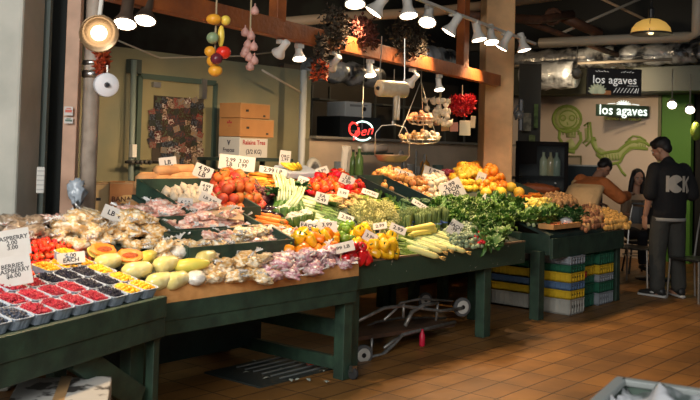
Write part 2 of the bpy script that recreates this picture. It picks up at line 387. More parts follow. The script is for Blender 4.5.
# ================================================================== produce: one of each kind, copied
def mk(name, cat, parts):                          # parts: [(part_name, MB, material, smooth)]; one part -> the thing itself
    if len(parts) == 1:
        o = parts[0][1].build(name, parts[0][2], None, parts[0][3]); return tag(o, name, cat)
    t = thing(name, name, cat)
    for n, b, m, s in parts: b.build(n, m, t, s)
    return t
def round_fruit(name, cat, r, m, sq=.9, seed=0, amp=.06, stem=None, sub=2, fr=1.2):
    def f():
        ps = [('flesh', MB().blob((0, 0, 0), (r, r, r*sq), sub, amp, fr, seed), m, True)]
        if stem == 'calyx':
            s = MB()
            for k in range(5):
                a = 2*pi*k/5; s.add([(.004*cos(a+1.5), .004*sin(a+1.5), r*sq*.97), (.004*cos(a-1.5), .004*sin(a-1.5), r*sq*.97), (r*.55*cos(a), r*.55*sin(a), r*sq*.93), (0, 0, r*sq*1.03)], [(0, 1, 2), (0, 2, 3), (1, 3, 2)])
            s.tube([(0, 0, r*sq*.9), (.003, 0, r*sq*1.15)], .003, 5); ps.append(('calyx', s, mat('stem_green', (.05, .16, .02), .6), False))
        if stem == 'root':
            s = MB().tube([(0, 0, -r*sq*.85), (.004, 0, -r*sq*1.5), (-.004, .004, -r*sq*2.3)], [.006, .003, .001], 5); ps.append(('root', s, m, True))
            s = MB()
            for k in range(4):
                a = 2*pi*k/4; s.tube([(0, 0, r*sq*.85), (.012*cos(a), .012*sin(a), r*sq*1.35)], [.004, .003], 5)
            ps.append(('stem', s, mat('beet_stem', (.30, .22, .05), .6), True))
        if stem == 'dot':
            ps.append(('stem', MB().lathe([(.004, 0), (.005, .004), (.002, .006)], 6, (0, 0, r*sq*.96)), mat('stem_dry', (.10, .12, .04), .7), False))
        return mk(name, cat, ps)
    return Kind(f)
def pepper(name, m):
    def f():
        w = lambda a, z: 1+.09*cos(4*a)
        b = MB().lathe([(.004, -.05), (.022, -.052), (.032, -.04), (.038, -.01), (.042, .02), (.036, .038), (.022, .044), (.006, .036)], 16, wob=w)
        s = MB().tube([(0, 0, .034), (.002, .002, .05), (.01, .003, .064)], [.006, .004, .005], 6)
        return mk(name, 'pepper', [('flesh', b, m, True), ('stem', s, mat('stem_green', (.05, .16, .02), .6), True)])
    return Kind(f)
def long_veg(name, cat, L, r0, r1, m, tip=None, bend=.1, n=8, wob=.0, seed=1):
    """long vegetable along +x; tip = leaf stub part"""
    def f():
        K = 9; path = []; rs = []
        for i in range(K+1):
            u = i/K; path.append((L*(u-.5), bend*L*(u-.5)**2*2, 0)); e = min(1, (u*8+.25)) * min(1, ((1-u)*8+.25))
            rs.append((r0+(r1-r0)*u)*e**.5*(1+wob*noise.noise(V((u*9, seed, 0)))))
        ps = [('body', MB().tube(path, rs, n), m, True)]
        if tip:
            s = MB(); x = L*.5 if tip[0] > 0 else -L*.5
            for k in range(tip[1]):
                a = 2*pi*k/tip[1]; s.tube([(x, 0, 0), (x+tip[0]*.5, cos(a)*tip[2], sin(a)*tip[2]), (x+tip[0], cos(a)*tip[2]*1.6, sin(a)*tip[2]*1.2)], [.003, .0025, .0015], 4)
            ps.append((tip[4] if len(tip) > 4 else 'stalks', s, tip[3], True))
        return mk(name, cat, ps)
    return Kind(f)
LEAFG = mat('leaf_green', (.11, .22, .045), .5, var=.25, hue=.02, mix=(30, (.045, .13, .012), .35, .7))
KALEG = mat('kale_green', (.060, .17, .016), .5, var=.3, hue=.02, mix=(26, (.20, .34, .045), .45, .75), bump=(60, .5))
DKLEAF = mat('dark_leaf', (.022, .085, .018), .5, var=.25, bump=(60, .4))
STALKW = mat('white_stalk', (.62, .68, .42), .4, mix=(20, (.35, .48, .15), .4, .8))
TOM = mat('tomato_red', (.72, .035, .012), .22, var=.2, hue=.012)
TOMO = mat('tomato_orange_red', (.78, .10, .015), .3, var=.15, hue=.015)
BEET = mat('golden_beet_skin', (.62, .10, .020), .5, var=.3, hue=.02, mix=(20, (.45, .07, .02), .4, .7))
PURP = mat('purple_root_skin', (.13, .035, .045), .5, var=.3)
ORANGE = mat('orange_peel', (.86, .27, .012), .4, var=.12, hue=.008, bump=(140, .2))
LEMON = mat('lemon_peel', (.86, .55, .045), .4, var=.12, hue=.008, bump=(120, .2))
GRAPEF = mat('grapefruit_peel', (.85, .42, .05), .4, var=.1, hue=.01)
YPEP = mat('yellow_pepper_skin', (.90, .50, .012), .2, var=.1, hue=.008, coat=.4)
OPEP = mat('orange_pepper_skin', (.88, .26, .01), .2, var=.1, hue=.008, coat=.4)
RPEP = mat('red_pepper_skin', (.68, .012, .012), .18, var=.15, coat=.4)
GPEP = mat('green_pepper_skin', (.13, .27, .02), .25, var=.25, coat=.3)
CARR = mat('carrot_skin', (.84, .25, .018), .5, var=.15, hue=.01)
CARRY = mat('yellow_carrot_skin', (.82, .42, .05), .5, var=.15)
POT = mat('potato_skin', (.47, .27, .11), .7, var=.25, mix=(14, (.33, .17, .065), .35, .7))
POTY = mat('yellow_potato_skin', (.72, .40, .10), .6, var=.2)
POTR = mat('red_brown_potato_skin', (.27, .11, .05), .6, var=.3)
YAM = mat('yam_skin', (.62, .33, .13), .65, var=.15, mix=(10, (.45, .22, .09), .35, .7))
GARL = mat('garlic_paper', (.60, .50, .36), .6, var=.12)
ONY = mat('yellow_onion_skin', (.72, .33, .09), .35, var=.22, hue=.01, mix=(12, (.55, .22, .05), .35, .75))
ONW = mat('white_onion_skin', (.78, .68, .50), .35, var=.1)
ONR = mat('red_onion_skin', (.26, .03, .055), .3, var=.25)
EGGP = mat('eggplant_skin', (.020, .008, .018), .15, coat=.5)
CAUL = mat('cauliflower_curd', (.80, .74, .58), .7, bump=(70, .8))
CORN = mat('corn_husk', (.62, .64, .24), .55, var=.15, mix=(16, (.75, .62, .22), .4, .8))
SQUY = mat('yellow_squash_skin', (.82, .66, .14), .4, var=.12)
CUKE = mat('pale_cucumber_skin', (.44, .56, .20), .4, var=.2, mix=(18, (.66, .70, .34), .4, .7))
BEAN = mat('bean_skin', (.22, .34, .06), .45, var=.25)
ASPA = mat('asparagus_green', (.16, .22, .06), .5, var=.2)
BROC = mat('broccoli_green', (.07, .15, .05), .7, var=.2, bump=(90, .9))
SPROUT = mat('sprout_green', (.26, .34, .20), .5, var=.2, bump=(50, .4))
GING = mat('ginger_skin', (.60, .42, .17), .7, var=.2, mix=(20, (.45, .30, .11), .4, .7))
ARTI = mat('artichoke_scale', (.42, .40, .13), .6, var=.2)
MUSH = mat('mushroom_cap', (.76, .70, .58), .6, var=.1)
K_tom = round_fruit('tomato', 'tomato', .036, TOM, .85, 1, .05, 'calyx')
K_tomo = round_fruit('tomato', 'tomato', .030, TOMO, 1.1, 2, .06, 'calyx')
K_bigtom = round_fruit('tomato', 'tomato', .045, TOM, .8, 3, .1, 'calyx')
K_beet = round_fruit('golden_beet', 'beet', .043, BEET, .95, 4, .1, 'root')
K_purp = round_fruit('purple_beet', 'beet', .036, PURP, .95, 5, .12, 'root')
K_or = round_fruit('orange', 'orange', .045, ORANGE, .95, 6, .03, 'dot')
K_gf = round_fruit('grapefruit', 'grapefruit', .058, ORANGE, .95, 7, .03, 'dot')
K_pom = round_fruit('pomelo', 'grapefruit', .068, LEMON, .92, 8, .05, 'dot')
K_lem = round_fruit('lemon', 'lemon', .034, LEMON, 1.35, 9, .05, 'dot')
K_app = round_fruit('apple', 'apple', .038, GRAPEF, .9, 10, .04, 'dot')
K_ony = round_fruit('yellow_onion', 'onion', .036, ONY, .9, 11, .05, 'dot')
K_onw = round_fruit('white_onion', 'onion', .036, ONW, .9, 12, .05, 'dot')
K_onr = round_fruit('red_onion', 'onion', .036, ONR, .9, 13, .05, 'dot')
K_pot = round_fruit('potato', 'potato', .030, POT, 1.45, 14, .16, None, 2, 1.6)
K_poty = round_fruit('yellow_potato', 'potato', .026, POTY, 1.25, 15, .14, None, 2, 1.6)
K_potr = round_fruit('small_brown_potato', 'potato', .026, POTR, 1.3, 16, .15, None, 2, 1.6)
K_sprout = round_fruit('brussels_sprout', 'brussels sprout', .020, SPROUT, 1.05, 17, .12, 'dot')
K_lime = round_fruit('round_green_squash', 'squash', .040, GPEP, .9, 18, .1, 'dot')
K_mush = Kind(lambda: mk('mushroom', 'mushroom', [('cap', MB().lathe([(.001, .018), (.012, .017), (.022, .008), (.024, -.002), (.018, -.006), (.006, -.005)], 12), MUSH, True), ('stem', MB().tube([(0, 0, -.004), (.002, 0, -.024)], [.008, .009], 8), MUSH, True)]))
def _garlic():
    b = MB().lathe([(.003, -.024), (.018, -.024), (.030, -.012), (.031, .002), (.018, .018), (.007, .026), (.004, .032)], 18, wob=lambda a, z: 1+.06*abs(cos(4*a)))
    r = MB().lathe([(.008, -.028), (.009, -.023)], 8)
    return mk('garlic_bulb', 'garlic', [('bulb', b, GARL, True), ('root', r, mat('garlic_root', (.35, .25, .14), .8), False)])
K_gar = Kind(_garlic)
K_yp, K_op, K_rp, K_gp = pepper('yellow_pepper', YPEP), pepper('orange_pepper', OPEP), pepper('red_pepper', RPEP), pepper('green_pepper', GPEP)
K_yam = long_veg('sweet_potato', 'sweet potato', .20, .040, .034, YAM, None, .2, 12, .4, 3)
K_car = long_veg('carrot', 'carrot', .17, .008, .019, CARR, (.035, 5, .008, LEAFG), .05)
K_cary = long_veg('yellow_carrot', 'carrot', .19, .009, .022, CARRY, (.035, 5, .008, LEAFG), .05)
K_carp = long_veg('purple_carrot', 'carrot', .17, .009, .021, PURP, (.04, 5, .008, LEAFG), .05)
K_egg = long_veg('eggplant', 'eggplant', .19, .042, .022, EGGP, (.03, 4, .006, mat('stem_green', (.05, .16, .02), .6)), .1, 14)
K_squ = long_veg('yellow_squash', 'squash', .20, .030, .018, SQUY, (.02, 3, .003, mat('stem_green', (.05, .16, .02), .6)), .2, 12)
K_corn = long_veg('ear_of_corn', 'corn', .24, .028, .022, CORN, (.05, 7, .012, mat('corn_silk', (.55, .35, .10), .7)), .05, 10, .1)
K_longcorn = long_veg('white_daikon', 'daikon', .46, .018, .036, SQUY, (.06, 6, .014, LEAFG), .04, 12)
K_cuke = long_veg('pale_cucumber', 'cucumber', .22, .024, .021, CUKE, (.015, 3, .002, mat('stem_green', (.05, .16, .02), .6)), .08, 12)
K_zuc = long_veg('zucchini', 'zucchini', .18, .022, .018, GPEP, (.015, 3, .002, mat('stem_green', (.05, .16, .02), .6)), .08, 12)
K_bean = Kind(lambda: mk('green_bean', 'green bean', [('bean', MB().tube([(-.07, 0, 0), (-.03, .006, 0), (.03, .006, 0), (.075, -.004, 0)], [.002, .006, .006, .002], 5), BEAN, True)]))
def _ginger():
    b = MB(); b.tube([(-.06, 0, 0), (-.02, .01, .005), (.03, -.005, 0), (.07, .01, .004)], [.012, .022, .020, .011], 9)
    b.tube([(-.02, 0, 0), (-.025, .045, .006)], [.018, .011], 8).tube([(.03, 0, 0), (.035, -.045, .008)], [.017, .010], 8).blob((-.025, .048, .006), (.012,)*3, 1).blob((.036, -.047, .008), (.011,)*3, 1)
    return mk('ginger_root', 'ginger', [('root', b, GING, True)])
K_gin = Kind(_ginger)
def _arti():
    b = MB().blob((0, 0, 0), (.036, .036, .042), 2)
    for k in range(5):
        for j in range(7):
            a = 2*pi*(j+.5*(k % 2))/7; z = -.03+k*.016; r = .040*math.sqrt(max(.05, 1-(z/.05)**2))
            b.add([(r*cos(a-.4), r*sin(a-.4), z), (r*cos(a+.4), r*sin(a+.4), z), (r*1.12*cos(a), r*1.12*sin(a), z+.028), (r*1.18*cos(a), r*1.18*sin(a), z+.006)], [(0, 1, 3), (1, 2, 3), (2, 0, 3)])
    return mk('artichoke', 'artichoke', [('head', b, ARTI, False), ('stem', MB().tube([(0, 0, -.035), (0, 0, -.075)], .010, 8), ARTI, True)])
K_arti = Kind(_arti)
def _broc():
    b = MB(); rr = random.Random(3)
    for k in range(26):
        a = rr.uniform(0, 2*pi); q = rr.uniform(0, 1)**.5*.042; b.blob((q*cos(a), q*sin(a), .03-q*q*9), (.016, .016, .014), 1, .3, 4, k)
    s = MB().tube([(0, 0, .02), (0, 0, -.05)], [.022, .016], 8)
    return mk('broccoli_crown', 'broccoli', [('florets', b, BROC, True), ('stalk', s, mat('broc_stalk', (.25, .38, .12), .6), True)])
K_broc = Kind(_broc)
def _caul():
    b = MB(); rr = random.Random(5); b.blob((0, 0, 0), (.07, .07, .05), 2)
    for k in range(40):
        a = rr.uniform(0, 2*pi); q = rr.uniform(0, 1)**.5*.066; b.blob((q*cos(a), q*sin(a), .052-q*q*9), (.018, .018, .014), 1, .3, 4, k)
    l = MB()
    for k in range(8):
        a = 2*pi*k/8; c, s = cos(a), sin(a)
        l.sheet(lambda u, v: ((.06+.03*u+.015*sin(v*pi))*c-(v-.5)*.06*s, (.06+.03*u+.015*sin(v*pi))*s+(v-.5)*.06*c, -.05+u*.075), 3, 4, .003)
    return mk('cauliflower', 'cauliflower', [('curd', b, CAUL, True), ('leaves', l, LEAFG, True)])
K_caul = Kind(_caul)
def leaves_mb(n, L, Wd, curl, ruff, up, seed, th=.0015, spread=1.0, base=.01):
    rr = random.Random(seed); m = MB()
    for k in range(n):
        a = 2*pi*k/n*spread+rr.uniform(-.3, .3); el = up*rr.uniform(.6, 1.25); LL = L*rr.uniform(.8, 1.15); ph = rr.uniform(0, 6); cu = curl*rr.uniform(.5, 1.4)
        def fn(u, v):
            w = Wd*(sin(pi*min(1, u*.82+.12))**.7)*(v-.5)*2
            e = el - cu*u; x = base+LL*u*cos(e*.8+.1); z = LL*u*sin(max(-.6, e))
            ru = ruff*u*abs(v-.5)*2*sin(u*22+ph+v*9)
            return (x*cos(a)-w*sin(a)+ru*cos(a)*.5, x*sin(a)+w*cos(a), z+ru+abs(v-.5)*.02)
        m.sheet(fn, 9, 6, th)
    return m
def _kale(seed):
    def f():
        l = leaves_mb(22, .115, .030, .8, .020, 1.15, seed)
        s = MB()
        for k in range(8):
            a = 2*pi*k/8; s.tube([(0, 0, -.06), (.008*cos(a), .008*sin(a), 0), (.05*cos(a), .05*sin(a), .06)], [.006, .005, .003], 5)
        return mk('kale_bunch', 'kale', [('leaves', l, KALEG, True), ('stems', s, STALKW, True)])
    return Kind(f)
K_kale = [_kale(1), _kale(2), _kale(9)]
def _lettuce():
    return mk('leaf_lettuce', 'lettuce', [('leaves', leaves_mb(14, .12, .055, .7, .015, 1.2, 4), LEAFG, True), ('core', MB().tube([(0, 0, -.03), (0, 0, .02)], [.018, .02], 8), STALKW, True)])
K_let = Kind(_lettuce)
def _spin():
    return mk('spinach_bunch', 'spinach', [('leaves', leaves_mb(14, .11, .034, .8, .008, 1.0, 6), DKLEAF, True), ('stems', MB().tube([(0, 0, -.05), (0, 0, .02)], [.014, .012], 8), STALKW, True)])
K_spin = Kind(_spin)
def _leek():                                      # along +x: white shanks, green fans of leaves
    s = MB(); l = MB()
    for k in range(5):
        y = (k-2)*.026; z = .012*(k % 2); s.tube([(-.17, y, z), (-.05, y, z), (.03, y*1.1, z+.004)], [.011, .013, .014], 8)
        for q in range(4):
            e = (q-1.5)*.05
            l.sheet(lambda u, v: (.02+.20*u, y*1.1+e*u*1.3+(v-.5)*.03*(1-u*.6), z+.006+.03*sin(u*2+q)*u+.006*abs(v-.5)), 5, 2, .0015)
    return mk('leek_bunch', 'leek', [('shanks', s, STALKW, True), ('leaves', l, LEAFG, True)])
K_leek = Kind(_leek)
def _celery():
    s = MB(); l = MB()
    for k in range(9):
        a = 2*pi*k/9; y, z = .022*cos(a), .018*sin(a)
        s.tube([(-.16, y*.9, z*.9), (0, y, z), (.12, y*1.5, z*1.5+.01)], [.012, .010, .006], 7)
    l = leaves_mb(7, .06, .02, .8, .006, .8, 12)
    l.v = [Matrix.Rotation(pi/2, 3, 'Y') @ p + V((.12, 0, .01)) for p in l.v]
    return mk('celery_head', 'celery', [('stalks', s, mat('celery_green', (.48, .60, .10), .4, var=.12), True), ('leaves', l, LEAFG, True)])
K_cel = Kind(_celery)
def _asp():                                       # an upright banded bundle
    s = MB(); rr = random.Random(8)
    for k in range(22):
        a = rr.uniform(0, 2*pi); q = rr.uniform(0, 1)**.5*.036; x, y = q*cos(a), q*sin(a)*.8; h = rr.uniform(.10, .125)
        s.tube([(x, y, -.05), (x, y, h*.6), (x*1.1, y*1.1, h*.85), (x*1.1, y*1.1, h)], [.006, .006, .007, .002], 5)
    b = MB().lathe([(.040, -.006), (.041, 0), (.040, .006)], 16, (0, 0, .0), Matrix.Diagonal((1, .82, 1)))
    return mk('asparagus_bundle', 'asparagus', [('spears', s, ASPA, True), ('band', b, mat('blue_band', (.10, .16, .40), .5), False)])
K_asp = Kind(_asp)
def _radish():
    b = MB(); rr = random.Random(2)
    for k in range(7):
        a = 2*pi*k/7; b.blob((.026*cos(a), .026*sin(a), rr.uniform(-.008, .012)), (.015, .015, .016), 2)
    b.blob((0, 0, .014), (.015, .015, .016), 2)
    l = leaves_mb(9, .10, .022, .8, .006, .9, 15); l.v = [Matrix.Rotation(.9, 3, 'Y') @ p + V((.02, 0, 0)) for p in l.v]
    return mk('radish_bunch', 'radish', [('roots', b, mat('radish_red', (.62, .02, .03), .25), True), ('leaves', l, LEAFG, True)])
K_rad = Kind(_radish)
def _straw():
    b = MB().lathe([(.001, -.022), (.008, -.016), (.016, -.002), (.018, .008), (.012, .015), (.003, .015)], 9)
    s = MB()
    for k in range(5):
        a = 2*pi*k/5; s.add([(0, 0, .017), (.006*cos(a-.7), .006*sin(a-.7), .016), (.013*cos(a), .013*sin(a), .013), (.006*cos(a+.7), .006*sin(a+.7), .016)], [(0, 1, 2, 3)])
    return mk('strawberry', 'strawberry', [('flesh', b, mat('strawberry_red', (.80, .055, .012), .3, var=.2, hue=.01, bump=(200, .3)), True), ('calyx', s, LEAFG, False)])
K_str = Kind(_straw)
def berry(name, m, r, bumpy):
    def f():
        b = MB()
        if bumpy:
            b.blob((0, 0, 0), (r*.8, r*.8, r*.9), 1)
            for k in range(13):
                t = math.acos(1-2*(k+.5)/13); a = k*2.4; b.blob((r*.75*sin(t)*cos(a), r*.75*sin(t)*sin(a), r*.85*cos(t)), (r*.36,)*3, 1)
        else: b.blob((0, 0, 0), (r, r, r*.95), 2, .04, 2)
        return mk(name, 'berry', [('berry', b, m, True)])
    return Kind(f)
K_rasp = berry('raspberry', mat('raspberry_red', (.48, .022, .042), .4, var=.2), .0125, True)
K_blk = berry('blackberry', mat('blackberry_dark', (.016, .016, .032), .3, var=.4), .0125, True)
K_gold = berry('golden_berry', mat('golden_berry_skin', (.92, .46, .012), .3, var=.12, hue=.01), .0125, False)
K_blu = berry('blueberry', mat('blueberry_skin', (.045, .055, .085), .5, var=.3), .0095, False)
# moulded pulp punnet: tapered open tray with fluted walls
PULP = mat('grey_blue_pulp', (.42, .49, .58), .8, grime=(20, (.33, .39, .47), .5))
def _punnet():
    m = MB(); a, h = .062, .05
    def ring(e, z, fl): 
        out = []
        for k in range(32):
            q = 2*pi*k/32; c, s = cos(q), sin(q); mxx = max(abs(c), abs(s)); rr = e/mxx*(1-.10*(mxx < .8)); rr *= 1-fl*(k % 2); out.append(V((rr*c, rr*s, z)))
        return out
    R_ = [ring(a*.84, 0, .02), ring(a*.98, h, .03), ring(a*1.05, h+.001, 0), ring(a*1.05, h+.005, 0), ring(a*.95, h+.004, 0), ring(a*.84, .024, 0)]
    vs = [p for r in R_ for p in r]; n = 32
    fs = [(i*n+j, i*n+(j+1) % n, (i+1)*n+(j+1) % n, (i+1)*n+j) for i in range(5) for j in range(n)]+[tuple(range(n))[::-1], tuple(5*n+j for j in range(n))]
    return tag(m.add(vs, fs).build('berry_punnet', PULP), 'punnet', 'punnet')
K_pun = Kind(_punnet)
# ------------------------------------------------------------------ stall one: rows of punnets
rows = [  # from the right-hand end of the stall to the left, front row first
    'YYBRRRRUU', 'YBBRRRRUU', 'YBBBRRRRR', 'YYY']
names = {'Y': ('golden berries', K_gold), 'B': ('blackberries', K_blk), 'R': ('raspberries', K_rasp), 'U': ('blueberries', K_blu)}
cnt = {k: 0 for k in names}
sl = math.atan(.24)
def fill(c, q, seed, K, lab):
    rr = random.Random(seed); r = .0125 if q != 'U' else .0095; n = 5 if q != 'U' else 6; st = .0225 if q != 'U' else .018
    for i in range(n):
        for j in range(n):
            if cnt[q] >= 300: return
            x, y = (i-(n-1)/2)*st+rr.uniform(-.003, .003), (j-(n-1)/2)*st+rr.uniform(-.003, .003)
            z = .044+.014*(1-(x*x+y*y)/.004)+rr.uniform(-.002, .004)
            p = c(x, y, z); K.put(p, (rr.uniform(0, 3), rr.uniform(0, 3), rr.uniform(0, 6)), 1, *lab); cnt[q] += 1
ordi = ['first', 'second', 'third', 'fourth', 'fifth', 'sixth', 'seventh', 'eighth', 'ninth']
ordn = ['front', 'second', 'third', 'fourth']
for ri, row in enumerate(rows):
    for ci, q in enumerate(row):
        x, y = L1-.075-ci*.135, .075+ri*.135
        w = P1(x, y, .0)
        K_pun.put(w+V((0, 0, .004)), (sl*cos(0)*1.0, 0, A1), 1, 'pulp punnet of %s in the %s row, %s from the stall\'s right end' % (names[q][0], ordn[ri], ordi[ci]), 'berry punnets on the turned stall')
        def c(a, b, z, x=x, y=y): return P1(x+a, y+b, z+.004)
        fill(c, q, ri*20+ci, names[q][1], ('one of the %s heaped in the pulp punnets' % names[q][0], names[q][0]+' in punnets'))
# a second-layer punnet standing on top
w = P1(L1-.16, .50, .052)
K_pun.put(w, (sl, 0, A1+.05), 1, 'blue-grey pulp punnet of golden berries set on top of the other punnets', 'berry punnets on the turned stall')
fill(lambda a, b, z: P1(L1-.16+a, .50+b, z+.053), 'Y', 99, K_gold, ('one of the golden berries heaped in the pulp punnets', 'golden berries in punnets'))
for ci in ():
    K_pun.put(P1(L1-.075-ci*.135, .48, .004), (sl, 0, A1), 1, 'pulp punnet of golden berries in the fourth row, %s from the stall\'s right end' % ordi[ci], 'berry punnets on the turned stall')
    fill(lambda a, b, z, ci=ci: P1(L1-.075-ci*.135+a, .48+b, z+.004), 'Y', 50+ci, K_gold, ('one of the golden berries heaped in the pulp punnets', 'golden berries in punnets'))
# loose strawberries behind the punnets on the left
rr = random.Random(4); ns = 0
for k in range(3):
    for i in range(14):
        for j in range(9):
            x = 1.98-i*.043-j*.008+rr.uniform(-.01, .01); y = .58+j*.04-max(0, i-9)*.03+rr.uniform(-.01, .01)
            e = min(i+1, 14-i, j+1, 9-j)
            if e <= k or (k < 2 and e > k+2): continue
            K_str.put(P1(x, y, .02+k*.026), (rr.uniform(0, 3), rr.uniform(0, 3), rr.uniform(0, 6)), 1, 'red strawberry in the loose heap behind the punnets', 'loose strawberries'); ns += 1
# ------------------------------------------------------------------ heaps on stalls three and four and in the trays
H = heap
H(K_yam, [(140, 187), (150, 178), (163, 172), (197, 178), (198, 186), (160, 190)], (.15, .066), .038, 3, 'tan sweet potato at the back left corner of the stall', 'sweet potatoes', head=.1, lift=.03)
H(K_gar, [(152, 192), (190, 187), (222, 197), (228, 207), (196, 212), (170, 203)], .058, .026, 2, 'white garlic bulb in the back green tray', 'garlic bulbs in the green tray')
H(K_beet, [(203, 187), (213, 180), (236, 182), (262, 197), (262, 211), (236, 212), (214, 206)], .082, .042, 3, 'orange golden beet in the big heap', 'golden beets', tilt=1.2)
H(K_purp, [(224, 181), (236, 176), (262, 190), (272, 203), (258, 200)], .075, .035, 2, 'dark purple beet behind the golden beets', 'purple beets', tilt=1.2)
H([K_car, K_car, K_cary], [(240, 180), (250, 172), (287, 174), (297, 184), (284, 190), (256, 186)], (.14, .036), .018, 3, 'orange carrot in the heap under the long price card', 'carrots at the back', head=-.15)
H(K_carp, [(250, 188), (262, 187), (276, 195), (268, 202)], (.14, .04), .019, 2, 'dark purple carrot beside the leeks', 'purple carrots', head=-.2)
H(K_bigtom, [(308, 180), (330, 174), (352, 178), (352, 184), (325, 187)], .09, .042, 2, 'large red tomato at the back of the tomato heap', 'large tomatoes')
H([K_tom, K_tomo], [(300, 186), (330, 180), (366, 184), (366, 193), (340, 197), (306, 194)], .068, .033, 2, 'red tomato in the heap by the open-sign window', 'tomatoes')
H(K_gin, [(318, 196), (362, 193), (364, 204), (336, 208), (322, 203)], (.11, .07), .018, 2, 'knobbly tan ginger root below the tomatoes', 'ginger roots', tilt=.3)
H(K_leek, [(292, 194), (312, 195), (348, 224), (322, 228), (300, 212)], (.26, .11), .022, 2, 'bunch of green-topped white leeks', 'leek bunches', head=-1.0)
H(K_cel, [(364, 197), (398, 198), (402, 210), (372, 211)], (.26, .07), .028, 2, 'yellow-green celery head right of the ginger', 'celery heads', head=-.05)
H(K_arti, [(352, 210), (372, 207), (398, 214), (404, 228), (372, 230), (358, 222)], .085, .04, 2, 'tan-green artichoke in the heap beside the leeks', 'artichokes', tilt=1.0)
H(K_broc, [(396, 207), (428, 204), (436, 212), (404, 216)], .095, .04, 2, 'dark green broccoli crown behind the asparagus', 'broccoli crowns')
H(K_asp, [(398, 221), (444, 215), (448, 224), (404, 231)], (.085, .085), .055, 1, 'upright banded bundle of asparagus', 'asparagus bundles', tilt=.1)
H(K_car, [(246, 213), (262, 209), (284, 222), (296, 238), (290, 249), (268, 240), (246, 229)], (.13, .034), .018, 3, 'orange carrot in the heap beside the cauliflower', 'carrots beside the cauliflower', head=-.75)
H(K_egg, [(254, 207), (280, 210), (282, 218), (258, 214)], (.17, .075), .034, 2, 'glossy dark eggplant below the purple carrots', 'eggplants', head=-.25)
for k, (x, y) in enumerate(((284, 213), (294, 220), (305, 216))):
    K_caul.put(S(x, y, .05), (-.3+.1*k, .1, k), 1.0 if k < 2 else .85, 'white cauliflower head between the carrots and the leeks', 'cauliflower heads')
H(K_mush, [(300, 226), (330, 222), (342, 233), (308, 238)], .044, .022, 2, 'white mushroom beside the cauliflower', 'white mushrooms', tilt=.7)
H([K_op, K_op, K_yp], [(284, 241), (332, 234), (340, 246), (300, 256), (286, 252)], .088, .042, 2, 'orange bell pepper heaped behind the red price card', 'orange bell peppers', tilt=1.3)
H(K_lime, [(334, 228), (352, 225), (358, 238), (340, 240)], .078, .038, 2, 'round green squash beside the yellow peppers', 'round green squashes')
H(K_yp, [(350, 234), (368, 230), (374, 242), (356, 248)], .084, .042, 2, 'yellow bell pepper behind the red peppers', 'yellow bell peppers', tilt=1.3)
H(K_yp, [(366, 246), (390, 240), (402, 250), (398, 257), (372, 260)], .084, .042, 2, 'yellow bell pepper at the front edge of the stall', 'front yellow bell peppers', tilt=1.3)
H(K_rp, [(338, 254), (362, 246), (370, 256), (364, 263), (348, 264)], .08, .042, 2, 'glossy red bell pepper at the front edge', 'red bell peppers', tilt=1.3)
H(K_bean, [(374, 236), (400, 230), (420, 242), (428, 252), (402, 256), (384, 246)], (.09, .020), .008, 4, 'green bean in the tangled heap at the front', 'green beans', head=-.5, rise=.011)
H([K_cuke, K_corn, K_cuke], [(408, 240), (446, 233), (458, 248), (430, 252), (416, 252)], (.20, .055), .026, 2, 'pale husked ear or cucumber laid slanting at the front edge', 'pale long vegetables at the front', head=-.95)
for k, (x, y) in enumerate(((424, 232), (420, 228))):
    K_longcorn.put(S(x, y, .07+.03*k), (.1, -.02, .15-.1*k), 1, 'long yellow-white daikon lying across the heap', 'long daikons')
H(K_sprout, [(440, 234), (462, 226), (482, 234), (482, 246), (456, 249)], .044, .021, 3, 'grey-green brussels sprout near the front right edge', 'brussels sprouts')
for x, y in ((474, 238), (482, 243), (478, 234), (486, 237)): K_rad.put(S(x, y, .05), (0, .2, random.uniform(-1, 1)), 1, 'bunch of red radishes by the stall corner', 'radish bunches')
for x, y in ((490, 238), (498, 241), (494, 246), (503, 236)): K_let.put(S(x, y, .05), (.2, .3, random.uniform(0, 6)), .8, 'green leafy head at the right corner of the stall', 'corner leafy heads')
for k, (x, y) in enumerate(((282, 188), (290, 193), (284, 199), (296, 199), (290, 206))):
    K_leek.put(S(x, y, .10), (.1, 1.0-.1*k, -1.9-.25*k), .8, 'leek bunch with grey-green leaves fanned upright beside the purple carrots', 'upright leeks')
for k, (x, y) in enumerate(((278, 196), (300, 190))): K_spin.put(S(x, y, .07), (0, 0, k), 1, 'dark green leafy bunch standing beside the leeks, %s one' % ('left' if k == 0 else 'right'))
H(K_kale, [(424, 207), (446, 204), (474, 203), (516, 206), (514, 216), (506, 230), (470, 228), (446, 223), (430, 214)], .105, .03, 1, 'bunch of curly green kale', 'curly kale bunches', rise=.08, scv=.18)
H(K_ony, [(366, 179), (382, 173), (412, 180), (434, 194), (424, 200), (392, 189)], .068, .034, 3, 'yellow onion in the slanted dark crate', 'yellow onions')
H([K_onw, K_gar], [(410, 186), (430, 178), (448, 180), (452, 193), (430, 199)], .068, .034, 3, 'white onion beside the slanted onion crate', 'white onions')
H(K_onr, [(436, 176), (450, 171), (458, 179), (446, 184)], .072, .035, 2, 'dark red onion beside the lemons', 'red onions')
H(K_lem, [(448, 182), (454, 171), (482, 171), (490, 188), (458, 191)], .075, .036, 3, 'yellow lemon heaped before the column', 'lemons', tilt=1.5)
H(K_or, [(474, 182), (482, 172), (500, 176), (508, 184), (488, 192)], .088, .045, 3, 'orange in the citrus heap before the column', 'oranges')
for k, (x, y) in enumerate(((461, 166), (476, 165))):
    K_gf.put(S(x, y, .06), (0, 0, k), 1, 'large orange balanced on top of the lemons, %s of the pair' % ('left' if k == 0 else 'right'), None)
H(K_gf, [(450, 178), (456, 170), (490, 169), (484, 180)], .11, .05, 2, 'large orange carrying the two topmost ones', 'large oranges under the top pair')
